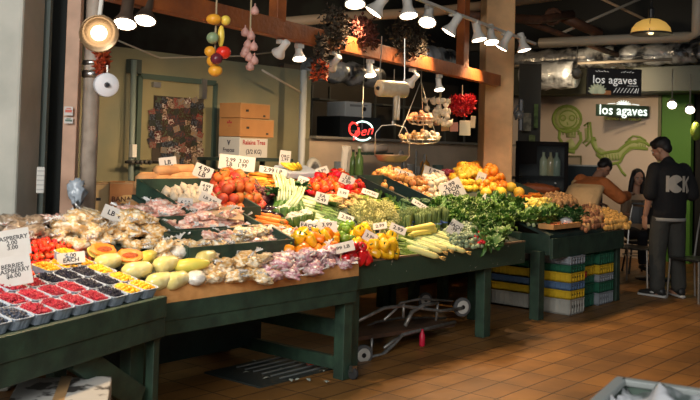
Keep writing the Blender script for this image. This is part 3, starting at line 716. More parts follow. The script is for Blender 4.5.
for k, (x, y) in enumerate(((492, 187), (511, 187), (501, 192), (486, 193), (519, 192))):
    K_pom.put(S(x, y, .05), (0, 0, k), .95, 'big yellow pomelo in front of the column', 'pomelos')
# stall four
H(K_car, [(515, 197), (534, 192), (550, 198), (534, 204)], (.15, .04), .018, 2, 'orange carrot at the back of the far stall', 'carrots on the far stall', head=-.2)
H([K_squ, K_onw], [(522, 203), (548, 199), (560, 206), (540, 212), (524, 210)], .085, .03, 2, 'pale yellow squash on the far stall', 'pale squashes')
H(K_pot, [(540, 200), (552, 196), (574, 201), (580, 209), (556, 211)], .07, .035, 2, 'tan potato behind the greens of the far stall', 'tan potatoes')
H(K_onr, [(556, 206), (572, 204), (578, 209), (562, 211)], .074, .035, 1, 'purple onion on the far stall', 'purple onions')
H(K_let, [(524, 216), (548, 212), (560, 216), (556, 223), (530, 225)], .10, .03, 1, 'light green lettuce on the far stall', 'lettuces on the far stall')
H(K_spin, [(552, 214), (574, 211), (582, 218), (570, 224), (558, 222)], .10, .03, 1, 'dark green spinach bunch on the far stall', 'spinach bunches')
H([K_potr, K_potr, K_pot], [(572, 212), (588, 207), (604, 213), (606, 226), (584, 230), (576, 222)], .056, .028, 2, 'small brown potato in the heap at the far end', 'brown potatoes')
H(K_poty, [(594, 212), (606, 211), (630, 222), (628, 227), (606, 228)], .054, .028, 2, 'small yellow potato at the far end', 'yellow potatoes')
t = thing('shallow_wooden_tray', 'shallow raw wooden tray at the front left of the far stall', 'tray')
MB().box((8.40, 4.16, .875), (.60, .17, .015)).build('bottom', PINE, t)
for y in (4.08, 4.24): MB().box((8.40, y, .89), (.60, .012, .05)).build('side_board', PINE, t)
for x in (8.105, 8.695): MB().box((x, 4.16, .89), (.012, .16, .05)).build('end_board', PINE, t)
K_chi = long_veg('red_chili', 'chili pepper', .09, .004, .010, RPEP, (.015, 2, .001, LEAFG), .3)
for k in range(14): K_chi.put((8.20+.033*k+random.uniform(-.01, .01), 4.16+random.uniform(-.05, .05), .895), (0, 0, random.uniform(0, 6)), 1, 'red chili in the shallow wooden tray', 'red chilies in the tray')
# ================================================================== bagged goods and melons
def bagmat(name, a, b, s=62):
    return mat(name, a, .28, mix=(s, b, .25, .75, 'v'), bump=(38, .7), coat=.8, var=.12)
B_CR = bagmat('bag_cream', (.78, .50, .20), (.90, .80, .60))
B_PK = bagmat('bag_pink', (.74, .34, .26), (.92, .72, .60))
B_PU = bagmat('bag_mauve', (.60, .26, .30), (.90, .70, .66))
B_AM = bagmat('bag_amber', (.70, .40, .12), (.86, .74, .52))
B_BR = bagmat('bag_brown', (.24, .17, .11), (.40, .31, .22))
FILM = mat('clear_film', (.72, .72, .70), .15, coat=.8, bump=(30, .6))
def bag(name, m, seed):
    def f():
        rr = random.Random(seed); b = MB().blob((0, 0, .0), (.080, .060, .034), 3, .55, 2.8, seed)
        k = MB()                                            # gathered, tied neck
        k.sheet(lambda u, v: (.07+.05*u, (v-.5)*(.015+.06*u*u)+.004*sin(v*20), .012+.02*u+.008*sin(v*18)*u), 5, 12, .001)
        return mk(name, 'bag', [('filled_bag', b, m, True), ('tied_neck', k, FILM, True)])
    return Kind(f)
bagk = lambda n, m: [bag(n, m, i) for i in (1, 2, 3)]
K_cr, K_pk, K_pu, K_am, K_br = bagk('bag_of_dried_fruit', B_CR), bagk('bag_of_nuts', B_PK), bagk('bag_of_dried_fruit', B_PU), bagk('bag_of_dried_fruit', B_AM), bagk('paper_bag', B_BR)
H = heap; BS = (.098, .088)
H(K_br, [(-2, 226), (30, 222), (52, 232), (48, 244), (28, 246), (-2, 238)], BS, .035, 2, 'brown wrapped bag at the street end of the display', 'brown bags', lift=0, tilt=.3)
H(K_cr, [(50, 228), (78, 221), (102, 218), (104, 245), (60, 247)], BS, .036, 3, 'clear bag of cream dried goods near the street pillar', 'cream bags near the pillar', tilt=.35)
H(K_am, [(98, 224), (130, 218), (156, 222), (172, 240), (160, 248), (112, 243)], BS, .036, 3, 'clear bag of amber dried fruit behind the melons', 'amber bags', tilt=.35)
H(K_pk, [(34, 218), (60, 214), (104, 216), (104, 222), (60, 226)], BS, .034, 1, 'clear bag of pinkish nuts at the back of the street end', 'pink bags at the back', tilt=.3)
H(K_pk, [(102, 221), (124, 212), (178, 210), (192, 216), (184, 228), (140, 222)], BS, .035, 3, 'clear bag of pinkish nuts behind the amber bags', 'pink bags behind the amber bags', tilt=.3)
H(K_pk, [(176, 223), (184, 213), (244, 214), (242, 223), (214, 230), (180, 232)], (.085, .07), .034, 3, 'clear bag of pink nuts in the middle green tray', 'pink bags in the middle tray', tilt=.3)
H(K_cr+K_pk, [(190, 247), (196, 240), (250, 232), (286, 234), (288, 242), (236, 247)], (.085, .07), .034, 3, 'clear bag of pale dried fruit in the long green tray', 'pale bags in the long tray', tilt=.3)
H(K_cr+K_am, [(206, 278), (206, 269), (224, 262), (262, 259), (272, 268), (268, 279)], BS, .036, 2, 'clear bag of cream dried fruit just behind the wooden lip', 'cream bags behind the lip', tilt=.35)
H(K_cr, [(150, 250), (176, 244), (206, 251), (206, 262), (160, 262)], BS, .034, 2, 'clear bag of cream dried fruit between the melons and the long tray', 'cream bags behind the melons', tilt=.35)
H(K_pu, [(258, 268), (270, 260), (298, 254), (334, 253), (350, 259), (340, 267), (272, 277)], BS, .036, 2, 'clear bag of mauve dried fruit behind the wooden lip', 'mauve bags', tilt=.35)
MELY = mat('yellow_melon_rind', (.74, .56, .10), .4, mix=(9, (.56, .52, .12), .35, .7), coat=.3)
MELF = mat('melon_flesh', (.80, .22, .015), .4)
MELW = mat('wrapped_pale_melon', (.74, .62, .16), .25, mix=(10, (.78, .70, .36), .3, .7), coat=.7, bump=(20, .4))
PAP = mat('papaya_skin', (.78, .60, .08), .35, mix=(7, (.52, .52, .10), .35, .75))
def half(name, cat):
    def f():
        b = MB().lathe([(.001, -.10), (.035, -.092), (.055, -.06), (.062, -.01), (.058, .03), (.040, .07), (.001, .085)], 18, M=Euler((0, pi/2, 0)).to_matrix())
        b.v = [V((p.x, p.y, min(p.z, -.014))) for p in b.v]
        s = MB().lathe([(.001, -.094), (.050, -.06), (.057, -.01), (.053, .03), (.036, .066), (.001, .078)], 18, M=Euler((0, pi/2, 0)).to_matrix())
        s.v = [V((p.x, p.y, min(max(p.z, 0), .009) - .012*max(0, 1-(p.x/.05)**2-(p.y/.028)**2)*(p.z > 0))) for p in s.v]
        c_ = MB().blob((.0, 0, .004), (.05, .024, .012), 2, .3, 9, 3)
        return mk(name, cat, [('rind', b, MELY, True), ('flesh', s, MELF, False), ('seed_cavity', c_, mat('melon_seeds', (.50, .10, .02), .5, bump=(90, 1)), True)])
    return Kind(f)
K_half = half('halved_melon', 'melon')
def at_goods(x, y, o): return S(x, y, o)
for (x, y, rz, lab) in ((104, 250, .1, 'halved orange-fleshed melon left of the other half'), (130, 256, -.5, 'halved orange-fleshed melon, right of the pair')):
    K_half.put(at_goods(x, y, .08), (.6, .05, rz-.3), .95, lab, 'halved melons')
def gourd(name, cat, m, L, r, r2, seed):
    L, r, r2 = L*.82, r*.78, r2*.78
    def f():
        b = MB().lathe([(.001, -L/2), (r*.5, -L*.47), (r*.9, -L*.33), (r, -L*.12), (r*.9, L*.12), (r2, L*.33), (r2*.6, L*.46), (.002, L*.5)], 18, M=Euler((0, pi/2, 0)).to_matrix(), wob=lambda a, z: 1+.03*sin(3*a+seed))
        s = MB().tube([(L*.48, 0, 0), (L*.53, .004, .003)], [.006, .004], 6)
        return mk(name, cat, [('skin', b, m, True), ('stem', s, mat('stem_dry', (.10, .12, .04), .7), True)])
    return Kind(f)
K_pap = gourd('papaya', 'papaya', PAP, .26, .055, .035, 1); K_mel = gourd('wrapped_melon', 'melon', MELW, .22, .066, .055, 2)
for (x, y, o, rz, K, lab) in (
        (108, 262, .05, .1, K_mel, 'pale yellow melon under the left melon half'), (137, 270, .06, -.2, K_mel, 'yellow wrapped melon at the corner of the two stalls'),
        (166, 264, .07, .1, K_mel, 'pale green film-wrapped melon beside the papaya'), (192, 265, .08, -.55, K_pap, 'bright yellow papaya lying slantwise behind the wooden lip'),
        (160, 281, .05, .0, K_mel, 'pale wrapped melon on the very corner behind the lip'), (148, 257, .06, .5, K_pap, 'yellow-green papaya behind the wrapped melons'),
        (176, 280, .05, .1, K_mel, 'pale wrapped melon low behind the lip, below the papaya'), (206, 258, .05, .3, K_mel, 'film-wrapped melon right of the bright papaya')):
    K.put(at_goods(x, y, o), (0, -.1, rz), 1, lab, 'melons and papayas')
K_ww = Kind(lambda: mk('wrapped_cauliflower', 'cauliflower', [('curd', MB().blob((0, 0, 0), (.06, .06, .045), 3, .15, 5, 3), mat('wrapped_white', (.72, .70, .62), .25, coat=.8, bump=(50, .6)), True)]))
for x, y in ((178, 252), (196, 278)): K_ww.put(S(x, y, .06), (0, 0, x), 1, 'white film-wrapped head %s the bright papaya' % ('behind' if y < 260 else 'in front of'), None)
# purple grape-like mesh bag hanging over the middle tray's end
t = MB().blob((0, 0, 0), (.13, .04, .045), 3, .2, 5, 2).build('mesh_bag', mat('red_brown_mesh', (.20, .055, .035), .6, mix=(60, (.38, .16, .11), .4, .6, 'v')), None, True)
t.location = S(238, 229, .03); tag(t, 'red-brown mesh bag lying at the right end of the middle tray', 'bag')
t = MB().sheet(lambda u, v: (.26*(u-.5), .15*(v-.5), .02*sin(u*7)*sin(v*5)+.03*v), 10, 8, .004).build('paper_sheet', mat('kraft_paper', (.46, .31, .17), .7), None, True)
t.location = S(224, 215, .10); t.rotation_euler = (.2, .15, -.5); tag(t, 'crumpled brown paper sheet below the garlic tray', 'paper')
t = MB().blob((0, 0, 0), (.09, .07, .05), 3, .35, 3, 9).build('plastic_bag', FILM, None, True)
t.location = S(566, 221, .05); tag(t, 'crumpled white plastic bag between the spinach and the brown potatoes', 'bag')
# blue pulp tray of fruit behind the carrots
t = MB().box((0, 0, 0), (.42, .2, .06)).build('pulp_tray', PULP, None, bevel=.01); t.location = S(297, 172, .08); t.rotation_euler = (math.atan(DK), 0, 0); tag(t, 'blue pulp tray at the back beside the tall price card', 'tray')
K_ban = long_veg('banana', 'banana', .17, .017, .014, mat('banana_skin', (.80, .55, .03), .4), None, .9, 8)
for k in range(5): K_ban.put(S(292+k*2, 169, .13), (.5, .2, .3*k), 1, 'yellow banana in the small bunch behind the blue tray', 'bananas')
# ================================================================== price cards
CARD = mat('card_white', (.60, .57, .52), .7, grime=(9, (.46, .41, .35), .5))
INK = mat('marker_ink', (.02, .018, .02), .6); STK = mat('card_stick', (.30, .20, .10), .7)
_fc = {}
def text_mb(s, size, bold=.028, spacing=1.0):
    if (s, bold) not in _fc:
        cu = bpy.data.curves.new('t', 'FONT'); cu.body = s; cu.align_x = 'CENTER'; cu.align_y = 'CENTER'; cu.resolution_u = 2; cu.space_line = .8; cu.space_character = spacing; cu.offset = bold
        o = bpy.data.objects.new('t', cu); COL.objects.link(o); dg = bpy.context.evaluated_depsgraph_get(); dg.update()
        me = bpy.data.meshes.new_from_object(o.evaluated_get(dg)); bpy.data.objects.remove(o)
        _fc[(s, bold)] = ([v.co.copy() for v in me.vertices], [tuple(p.vertices) for p in me.polygons]); bpy.data.meshes.remove(me)
    vs, fs = _fc[(s, bold)]
    return [v*size for v in vs], fs
def price_card(px_, py_, w, h, tilt, txt, lab, lean=.3, off=.10, place=None, yaw=0.0, D=None):
    p = place if place is not None else (atd(px_, py_, D) if D else S(px_, py_, off))
    D = (p-EYEP).dot(CF); ww, hh = w*D/FPX, h*D/FPX
    d = (p-EYEP); yw = math.atan2(d.y, d.x)-pi/2+yaw
    t = thing('price_card', lab, 'sign', p, (0, 0, yw), 'hand-lettered price cards')
    c = MB().box((0, 0, 0), (ww, .003, hh)).build('card', CARD, t, rot=(-lean, 0, 0))
    c.rotation_euler = Euler((-lean, R(tilt), 0), 'XYZ')
    n = max(len(x) for x in txt.split('\n')); L = txt.count('\n')+1
    vs, fs = text_mb(txt, min(ww/(n*.60+.3), hh*.95/(L*.95)))
    M = Euler((pi/2, 0, 0)).to_matrix(); b = MB().add([M @ v + V((0, -.0021, 0)) for v in vs], fs)
    b.build('lettering', INK, c)
    MB().box((0, .003, -hh*.5-.02), (.008, .004, .09)).build('stick', STK, t, rot=(-lean, 0, 0))
    return t
for a in (
    (168, 165, 17, 16, -8, 'LB\n1.29', 'white price card standing in the sweet potatoes', .2),
    (203, 172, 19, 14, 22, '4.99\nLB', 'tilted price card standing left of the golden beets', .2),
    (237, 163, 36, 15, 5, '2.99  3.00\nLB   1.99', 'widest price card above the beets and carrots', .2),
    (273, 171, 28, 7, 8, '2.99 LB', 'long narrow price card above the carrots', .2),
    (285, 158, 11, 15, 5, 'ORG\n2.99', 'narrow upright price card above the blue tray', .2),
    (185, 205, 15, 14, 3, '6.99\n4.99', 'square price card fixed on the front of the garlic tray', .1),
    (210, 200, 22, 12, 25, 'LB 3.99', 'tilted price card lying on the garlic', .7),
    (206, 188, 13, 12, 15, '4.99\nLB', 'small price card among the garlic bulbs', .5),
    (322, 171, 13, 8, -20, '3.99', 'small price card behind the big tomatoes', .4),
    (303, 181, 11, 9, 20, '2.99', 'small price card at the left end of the tomatoes', .4),
    (347, 180, 15, 11, 24, 'LB\n2.99', 'price card in the middle of the tomatoes', .5),
    (322, 198, 14, 11, 15, 'EA\n2.49', 'price card standing above the leeks', .5),
    (343, 193, 11, 9, 15, '5.99', 'small price card on the ginger', .5),
    (370, 193, 17, 7, 18, '2.99 EA', 'flat price card at the left end of the celery', .8),
    (420, 205, 18, 7, 30, '2.99 EA', 'slanting price card at the foot of the onion crate', .8),
    (403, 176, 20, 12, 18, '1.49\nLB', 'price card standing in the yellow onions', .5),
    (433, 174, 20, 13, 18, '1.99\nLB', 'price card standing in the white onions', .5),
    (452, 190, 23, 20, -28, '2.99\n2 FOR\n5.00', 'large square price card tilted over the kale', .4),
    (481, 178, 9, 12, 20, '1.99', 'small narrow price card among the lemons', .4),
    (308, 228, 17, 12, 8, 'EACH\n4.99', 'left price card of the pair over the mushrooms', .6),
    (327, 227, 20, 12, -4, '3.99\nLB', 'right price card of the pair over the mushrooms', .6),
    (341, 248, 27, 13, -15, '3.99 LB', 'large price card lying on the red peppers', .8),
    (370, 237, 14, 11, 28, '3.99', 'price card between the yellow peppers and the beans', .5),
    (398, 229, 17, 9, 22, '2.99', 'price card in front of the asparagus', .7),
    (380, 226, 14, 8, -10, '2.99', 'small price card lying on the artichokes', .7),
    (346, 218, 16, 9, 20, '2.99', 'price card right of the leeks', .7),
    (455, 228, 13, 15, 30, 'EACH\n.99', 'tilted price card over the brussels sprouts', .3),
    (241, 254, 22, 6, 6, '1 DEN', 'narrow price card fixed on the long tray front', .1),
    (213, 232, 6, 15, -3, 'LB', 'narrow strip card hanging on the middle tray', .1),
    (221, 231, 6, 15, 4, '5', 'second narrow strip card hanging on the middle tray', .1),
    (118, 216, 32, 14, 22, 'LB 4.99', 'large tilted price card on the amber bags', .4),
    (487, 198, 9, 6, 40, '.99', 'tiny price card on top of the kale', .7)):
    off = {185: .10, 241: .06, 213: .06, 221: .06}.get(a[0], .13)
    price_card(*a[:7], lean=a[7], off=off)
price_card(71, 258, 27, 12, -6, '5.00\nEACH', 'price card between the strawberries and the golden berries', lean=.5, place=S1px(71, 258, .10))
price_card(12, 243, 34, 27, -10, 'RASPBERRY\n2.00\n3.00', 'big berry price card at the left edge, upper of the two', lean=.25, place=S1px(12, 243, .22))
price_card(13, 271, 35, 30, -10, 'BERRIES\nRASPBERRY\n$6.00', 'big berry price card at the left edge, lower of the two', lean=.25, place=S1px(13, 271, .13))
# ================================================================== beam, posts, lamps, pipes
def member(name, a, b, w, h, m, lab, cat, group=None, bevel=.004):
    a, b = V(a), V(b); c = (a+b)/2; o = MB().bar(a-c, b-c, w, h).build(name, m, None, bevel=bevel); o.location = c; return tag(o, lab, cat, group)
bA, bB = V((9.22, 5.40, 2.40)), V((3.5, 4.31, 2.40)); bdir = (bB-bA).normalized(); bC = bA-bdir*.0
bD = bB+bdir*1.0
member('beam', bA+V((0, 0, .05)), bD+V((0, 0, .05)), .09, .13, BEAM, 'long orange-brown wooden beam crossing above the stalls to the column', 'beam')
def on_beam(px_, z):                                # the point of the beam's line seen at a pixel column
    best = None
    for i in range(400):
        p = bA.lerp(bD, i/399); q = p-EYEP; x = 350+FPX*q.dot(CR)/q.dot(CF)
        if best is None or abs(x-px_) < best[0]: best = (abs(x-px_), p)
    p = best[1].copy(); p.z = z; return p
p = on_beam(277, 2.5); member('post', p, p+V((0, 0, 1.78)), .09, .09, BEAM, 'wooden post rising from the beam left of the garland', 'post', 'posts on the beam')
p = on_beam(462, 2.5); member('post', p, p+V((0, 0, 1.78)), .10, .10, BEAM, 'wooden post rising from the beam near the column', 'post', 'posts on the beam')
# track lamps
LENS = mat('lamp_glow', (1.0, .82, .60), .5, emit=12.0)
HOUS = mat('lamp_housing', (.62, .60, .55), .4)
def spot(px_, py_, p, aim, lab, grp, s=1.0, power=LAMP_W, ang=95, hang=.12, lens=LENS, hous=HOUS):
    d = (V(aim)-V(p)).normalized(); M = d.to_track_quat('-Z', 'Y').to_matrix()
    t = thing('track_lamp', lab, 'lamp', p, (0, 0, 0), grp)
    prof = [(.030, .115), (.034, .11), (.034, .02), (.040, .0), (.064, -.040), (.068, -.055)]
    MB().lathe([(r*s, z*s) for r, z in prof]+[(.062*s, -.054*s), (.03*s, -.02*s)], 18, M=M).build('housing', hous, t, True)
    MB().lathe([(.001, -.054*s), (.03*s, -.060*s), (.0605*s, -.052*s), (.0605*s, -.048*s), (.001, -.050*s)], 18, M=M).build('lens', lens, t, True)
    q = M @ V((0, 0, .09*s)); b = MB().tube([q, q*.4+V((0, 0, hang*.7)), V((0, 0, hang))], .010, 8).box((0, 0, hang), (.07, .035, .03)).build('bracket', hous, t)
    L = bpy.data.lights.new('spot', 'SPOT'); L.energy = power; L.color = LAMP_C; L.spot_size = R(ang); L.spot_blend = .7; L.shadow_soft_size = .03
    o = bpy.data.objects.new('spot_light', L); COL.objects.link(o); o.parent = t; o.location = M @ V((0, 0, -.075*s)); o.rotation_euler = M.to_euler()
    return t
rA, rB = atd(405, -6, 7.72), atd(535, 44, 10.5); rA.z += .0
member('lamp_track', rA-(rB-rA)*.5+V((0, 0, .0)), rB, .035, .03, HOUS, 'pale metal lamp track running above the stalls to the column', 'track')
trk = lambda px_: min(((abs(350+FPX*(q-EYEP).dot(CR)/(q-EYEP).dot(CF)-px_), i, q) for i, q in enumerate((rA-(rB-rA)*.5).lerp(rB, k/300) for k in range(301))))[2]
ups = ((355, 0, -.1), (378, 9, -.5), (408, 12, .1), (428, 20, -.7), (452, 30, -.3), (478, 37, .4), (491, 40, .0), (504, 46, -.1), (523, 48, .5))
nm = ['first', 'second', 'third', 'fourth', 'fifth', 'sixth', 'seventh', 'eighth', 'ninth']
for k, (x, y, lean) in enumerate(ups):
    q = trk(x+lean*-6); D = (q-EYEP).dot(CF); c = atd(x, y-3, D)
    aim = c+V((lean*.9-.35, -.45+1.3*(k % 3 == 1), -1.7))
    spot(x, y, c, aim, 'white track lamp on the upper track, %s from the left' % nm[k], 'lamps on the upper track', 1.25 if k < 4 else 1.2, hang=max(.08, q.z-c.z-.02))
for k, (x, y) in enumerate(((281, 50), (299, 54), (333, 64), (370, 71), (412, 81), (439, 86))):
    b = on_beam(x, 2.33); D = (b-EYEP).dot(CF); c = atd(x, y, D)
    spot(x, y, c, c+(V((-.25, -.4, -1.3)) if k % 2 else V((.2, 1.3, -1.0))), 'white spot lamp under the wooden beam, %s from the left' % nm[k], 'lamps under the beam', .80, LAMP_W*(.6 if k % 2 else 1.1), hang=max(.05, b.z-c.z+.03))
for k, (x, y) in enumerate(((126, 16), (146, 13))):
    b = on_beam(x, 2.42); D = 4.9+.3*k; c = atd(x, y, D)
    spot(x, y, c, c+(EYEP-c).normalized()*.75+V((.15, .35, -.75)), 'shallow lamp near the street end of the beam, %s of two' % ('left' if k == 0 else 'right'), 'lamps at the street end', 1.0, LAMP_W*.9, hang=.12, hous=mat('bronze_housing', (.10, .07, .05), .4, .5))
c = atd(99, 33, 4.7)
t = thing('dome_lamp', 'round chrome-rimmed lamp facing the street beside the pink jamb', 'lamp', c)
dd = (EYEP+V((.3, 0, -1.2))-c).normalized(); M = dd.to_track_quat('-Z', 'Y').to_matrix()
MB().lathe([(.02, .10), (.04, .09), (.075, .03), (.098, -.005), (.102, -.018), (.094, -.018), (.07, .03), (.03, .05)], 24, M=M).build('shade', mat('brass_shade', (.30, .20, .11), .35, .6), t, True)
MB().lathe([(.001, -.006), (.03, -.012), (.042, -.002), (.038, .014), (.001, .014)], 20, M=M).build('bulb_lens', mat('lamp_glow_b', (1.0, .84, .62), .5, emit=5.0), t, True)
MB().tube([M @ V((0, 0, .09)), M @ V((0, 0, .12)), V((.05, .05, .25))], .012, 8).build('bracket', HOUS, t)
L = bpy.data.lights.new('spot', 'SPOT'); L.energy = LAMP_W*.35; L.color = LAMP_C; L.spot_size = R(110); L.spot_blend = .7; L.shadow_soft_size = .06
o = bpy.data.objects.new('spot_light', L); COL.objects.link(o); o.parent = t; o.location = M @ V((0, 0, -.03)); o.rotation_euler = M.to_euler()
# pipes and struts under the ceiling
TANP = mat('tan_pipe', (.50, .33, .19), .6); RUST = mat('rusty_pipe', (.16, .065, .03), .6, mix=(12, (.08, .035, .02), .3, .7)); PALEP = mat('pale_pipe', (.40, .35, .27), .5)
def pipe(name, pts, r, m, lab, cat='pipe', group=None):
    pts = [V(p) for p in pts]; c = pts[0].copy(); o = MB().tube([p-c for p in pts], r, 10).build(name, m, None, True); o.location = c; return tag(o, lab, cat, group)
pipe('ceiling_pipe', [atd(265, 24, 10), atd(345, 17, 10.4), atd(430, 12, 11), atd(560, -4, 12)], .06, TANP, 'tan pipe slanting up to the right under the dark ceiling')
pipe('ceiling_pipe', [atd(455, 15, 11), atd(540, 20, 12), atd(572, 14, 12.4)], .06, RUST, 'rusty pipe ending at the valve joint')
pipe('ceiling_pipe', [atd(556, 14, 12.4), atd(600, 34, 12.6)], .07, RUST, 'short rusty pipe slanting down right of the joint')
pipe('ceiling_pipe', [atd(500, 12, 11.6), atd(620, 56, 13.4)], .04, RUST, 'thin rusty strut behind the lamps')
pipe('ceiling_pipe', [atd(540, 43, 12), atd(610, 40, 11.4), atd(688, 37, 10.9), atd(697, 33, 10.8), atd(698, -8, 10.7)], .065, PALEP, 'pale pipe running right and turning up at a bend')
pipe('ceiling_rod', [atd(562, 33, 12.6), atd(642, -2, 12.6)], .02, PALEP, 'thin pale rod crossing behind the dome pendant', 'rod', 'thin rods')
pipe('ceiling_rod', [atd(600, -2, 12.9), atd(650, 22, 12.9)], .02, TANP, 'thin tan rod crossing the pale one', 'rod', 'thin rods')
t = MB().blob((0, 0, 0), (.14, .12, .12), 2, .3, 3, 4).lathe([(.10, -.1), (.12, -.08), (.12, .08), (.10, .1)], 12, M=Euler((0, pi/2, .5)).to_matrix()).build('pipe_joint', RUST, None, True); t.location = atd(553, 17, 12.3); tag(t, 'bulky rusty pipe joint under the ceiling', 'pipe fitting')
# foil-wrapped duct, flat duct and signs of the restaurant
FOIL = mat('crinkled_foil', (.80, .84, .86), .3, .55, bump=(5.5, 2.6), mix=(4, (.05, .055, .06), .48, .62))  # near-black patches in the colour imitate shade between bright crinkles
a, b = atx(518, 57, 12.9), atx(706, 57, 12.9); a.z = b.z = (a.z+b.z)/2
o = MB().tube([(V((0, (b.y-a.y)*k/26, 0))) for k in range(27)], [.155+.022*((k*7) % 3-1) for k in range(27)], 20).build('foil_duct', FOIL, None, True); o.location = a; tag(o, 'crinkled silver foil duct running above the restaurant signs', 'duct', 'foil ducts')
o = MB().tube([V((.0, -.12*k, .0)) for k in range(8)], [.19, .22, .20, .23, .2, .22, .21, .2], 18).build('foil_duct', FOIL, None, True); o.location = atx(524, 76, 12.3); tag(o, 'short fat foil-wrapped duct left of the black sign', 'duct', 'foil ducts')
o = MB().box((0, 0, 0), (.3, 1.5, .36)).build('metal_duct', mat('duct_grey', (.16, .18, .15), .5), None, bevel=.01); o.location = atx(688, 79, 12.95); tag(o, 'flat grey metal duct at the right below the foil duct', 'duct')
o = MB().tube([(0, 0, 0), (0, -2.5, 0)], .022, 8).build('conduit', PALEP, None, True); q = atx(512, 66, 12.4); o.location = q; tag(o, 'thin conduit under the foil duct', 'pipe')
o = MB().box((0, 0, 0), (.2, 4.4, .09)).build('header_beam', DARK, None); o.location = atx(610, 45, 12.2)+V((0, .1, .06)); tag(o, 'dark steel header above the foil duct', 'beam')
# kitchen ducts behind the beam
for (x, y, D, L_, r, lab) in ((345, 73, 12.2, 1.5, .15, 'left foil duct behind the wooden beam'), (436, 60, 12.6, .9, .17, 'foil duct behind the beam near the column')):
    o = MB().tube([V((L_*(k/12-.5), 0, 0)) for k in range(13)], [r+.02*((k*5) % 3-1) for k in range(13)], 18).build('foil_duct', FOIL, None, True); o.location = atd(x, y, D); tag(o, lab, 'duct', 'foil ducts')
# dome pendant
c = atd(651, 30, 9.5); t = thing('dome_pendant', 'yellow translucent dome pendant with dark ring', 'lamp', c)
DOME = mat('amber_glass', (.80, .46, .10), .4, emit=.45, sss=.0)
MB().lathe([(.03, .12), (.09, .108), (.15, .075), (.195, .02), (.21, -.045), (.204, -.045), (.188, .02), (.145, .07), (.088, .10), (.02, .112)], 28).build('shade', DOME, t, True)
MB().lathe([(.205, -.03), (.216, -.034), (.216, -.046), (.205, -.05)], 28).build('ring', BLACKP, t)
for k in range(4): MB().tube([(.022*cos(k*pi/2+.3), .022*sin(k*pi/2+.3), .13), (.155*cos(k*pi/2+.3), .155*sin(k*pi/2+.3), .078), (.214*cos(k*pi/2+.3), .214*sin(k*pi/2+.3), -.04)], .004, 5).build('strap', BLACKP, t)
MB().lathe([(.012, .24), (.03, .22), (.034, .13), (.03, .12)], 12).tube([(0, 0, .22), (0, 0, 4.28-c.z)], .008, 6).build('stem', BLACKP, t)
L = bpy.data.lights.new('bulb', 'POINT'); L.energy = 14; L.color = (1, .66, .3); L.shadow_soft_size = .05; o = bpy.data.objects.new('bulb_light', L); COL.objects.link(o); o.parent = t; o.location = (0, 0, -.02)
# signs of the restaurant
def facing(p, extra=0): d = p-EYEP; return math.atan2(d.y, d.x)-pi/2+extra
def signtext(parent, txt, size, z, m, y=-.03, x=0, name='lettering'):
    vs, fs = text_mb(txt, size, .008); M = Euler((pi/2, 0, 0)).to_matrix(); return MB().add([M @ v + V((x, y, z)) for v in vs], fs).build(name, m, parent)
c = atd(614, 82, 12.3); k = 12.3/FPX
t = thing('restaurant_sign', 'black board sign reading los agaves, agave plant at its corner', 'sign', c, (0, 0, facing(c, .35)))
k /= cos(.35)
MB().box((0, 0, 0), (52*k, .05, 25*k)).build('board', mat('sign_black', (.015, .012, .012), .5), t, bevel=.005)
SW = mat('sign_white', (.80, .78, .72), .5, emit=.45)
signtext(t, 'los agaves', 10.6*k, 1.5*k, SW)
m = MB()
for i in range(7): m.bar(((-1+3.2*i)*k, -.03, -10*k), ((2+3.2*i)*k, -.03, -5.5*k), .004, 1.0*k, (0, 1, 0))
for i in range(2): m.bar(((20+2*i)*k, -.03, -10*k), ((21+2*i)*k, -.03, -5.5*k), .004, .8*k, (0, 1, 0))
m.build('stripes', SW, t)
m = MB()
for sx in (-1, 1):
    for i in range(5): m.bar((sx*(6+i*2.6)*k, -.03, 9*k), (sx*(8+i*2.6)*k, -.03, (9.6+.8*(i % 2))*k), .004, .8*k, (0, 1, 0))
m.bar((12*k, -.03, -3.4*k), (22*k, -.03, -3.4*k), .004, .8*k, (0, 1, 0)).build('ornament', SW, t)
m = MB()
for i in range(15):
    a = pi*i/14; m.bar((5*cos(a)*k, -.01, (11+4*sin(a))*k), (11*cos(a)*k, -.01, (11+7*sin(a))*k), .02, .8*k, (0, 1, 0))
m.build('sunburst', mat('sign_tan', (.46, .36, .22), .5), t)
m = MB()
for i in range(9):
    a = pi*(i-.0)/8; m.tube([(-17*k, -.05, -11*k), ((-17+5*cos(a))*k, -.06, (-10+4*sin(a))*k), ((-17+9*cos(a))*k, -.05, (-9.5+8*sin(a))*k)], [.02, .035, .004], 6)
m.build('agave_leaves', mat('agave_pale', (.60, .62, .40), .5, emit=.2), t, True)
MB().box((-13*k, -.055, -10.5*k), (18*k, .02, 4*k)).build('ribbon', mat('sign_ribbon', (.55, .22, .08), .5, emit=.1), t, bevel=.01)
c = atd(623.5, 111.5, 14.0); k = 14.0/FPX/cos(.55)
t = thing('wall_sign', 'white glowing los agaves lettering on the mural wall', 'sign', c, (0, 0, facing(c, .55)))
NE = mat('neon_white', (.85, .95, .88), .5, emit=1.5)
MB().box((0, .03, .5*k), (50*k, .03, 10*k)).build('backing', mat('sign_backing_green', (.05, .09, .055), .6), t, bevel=.004)  # plain dark green board behind the lettering
signtext(t, 'los agaves', 11.6*k, .5*k, NE, y=.0)
m = MB()
for i in range(9): a = pi*i/8; m.bar((0, 0, 6*k), (7*cos(a)*k, 0, (6+3.5*sin(a))*k), .008, .7*k, (0, 1, 0))
for sx in (-1, 1): m.bar((sx*8*k, 0, 6.5*k), (sx*15*k, 0, 6*k), .008, .8*k, (0, 1, 0))
m.build('agave_rays', NE, t)
m = MB(); rr = random.Random(3); x = -17
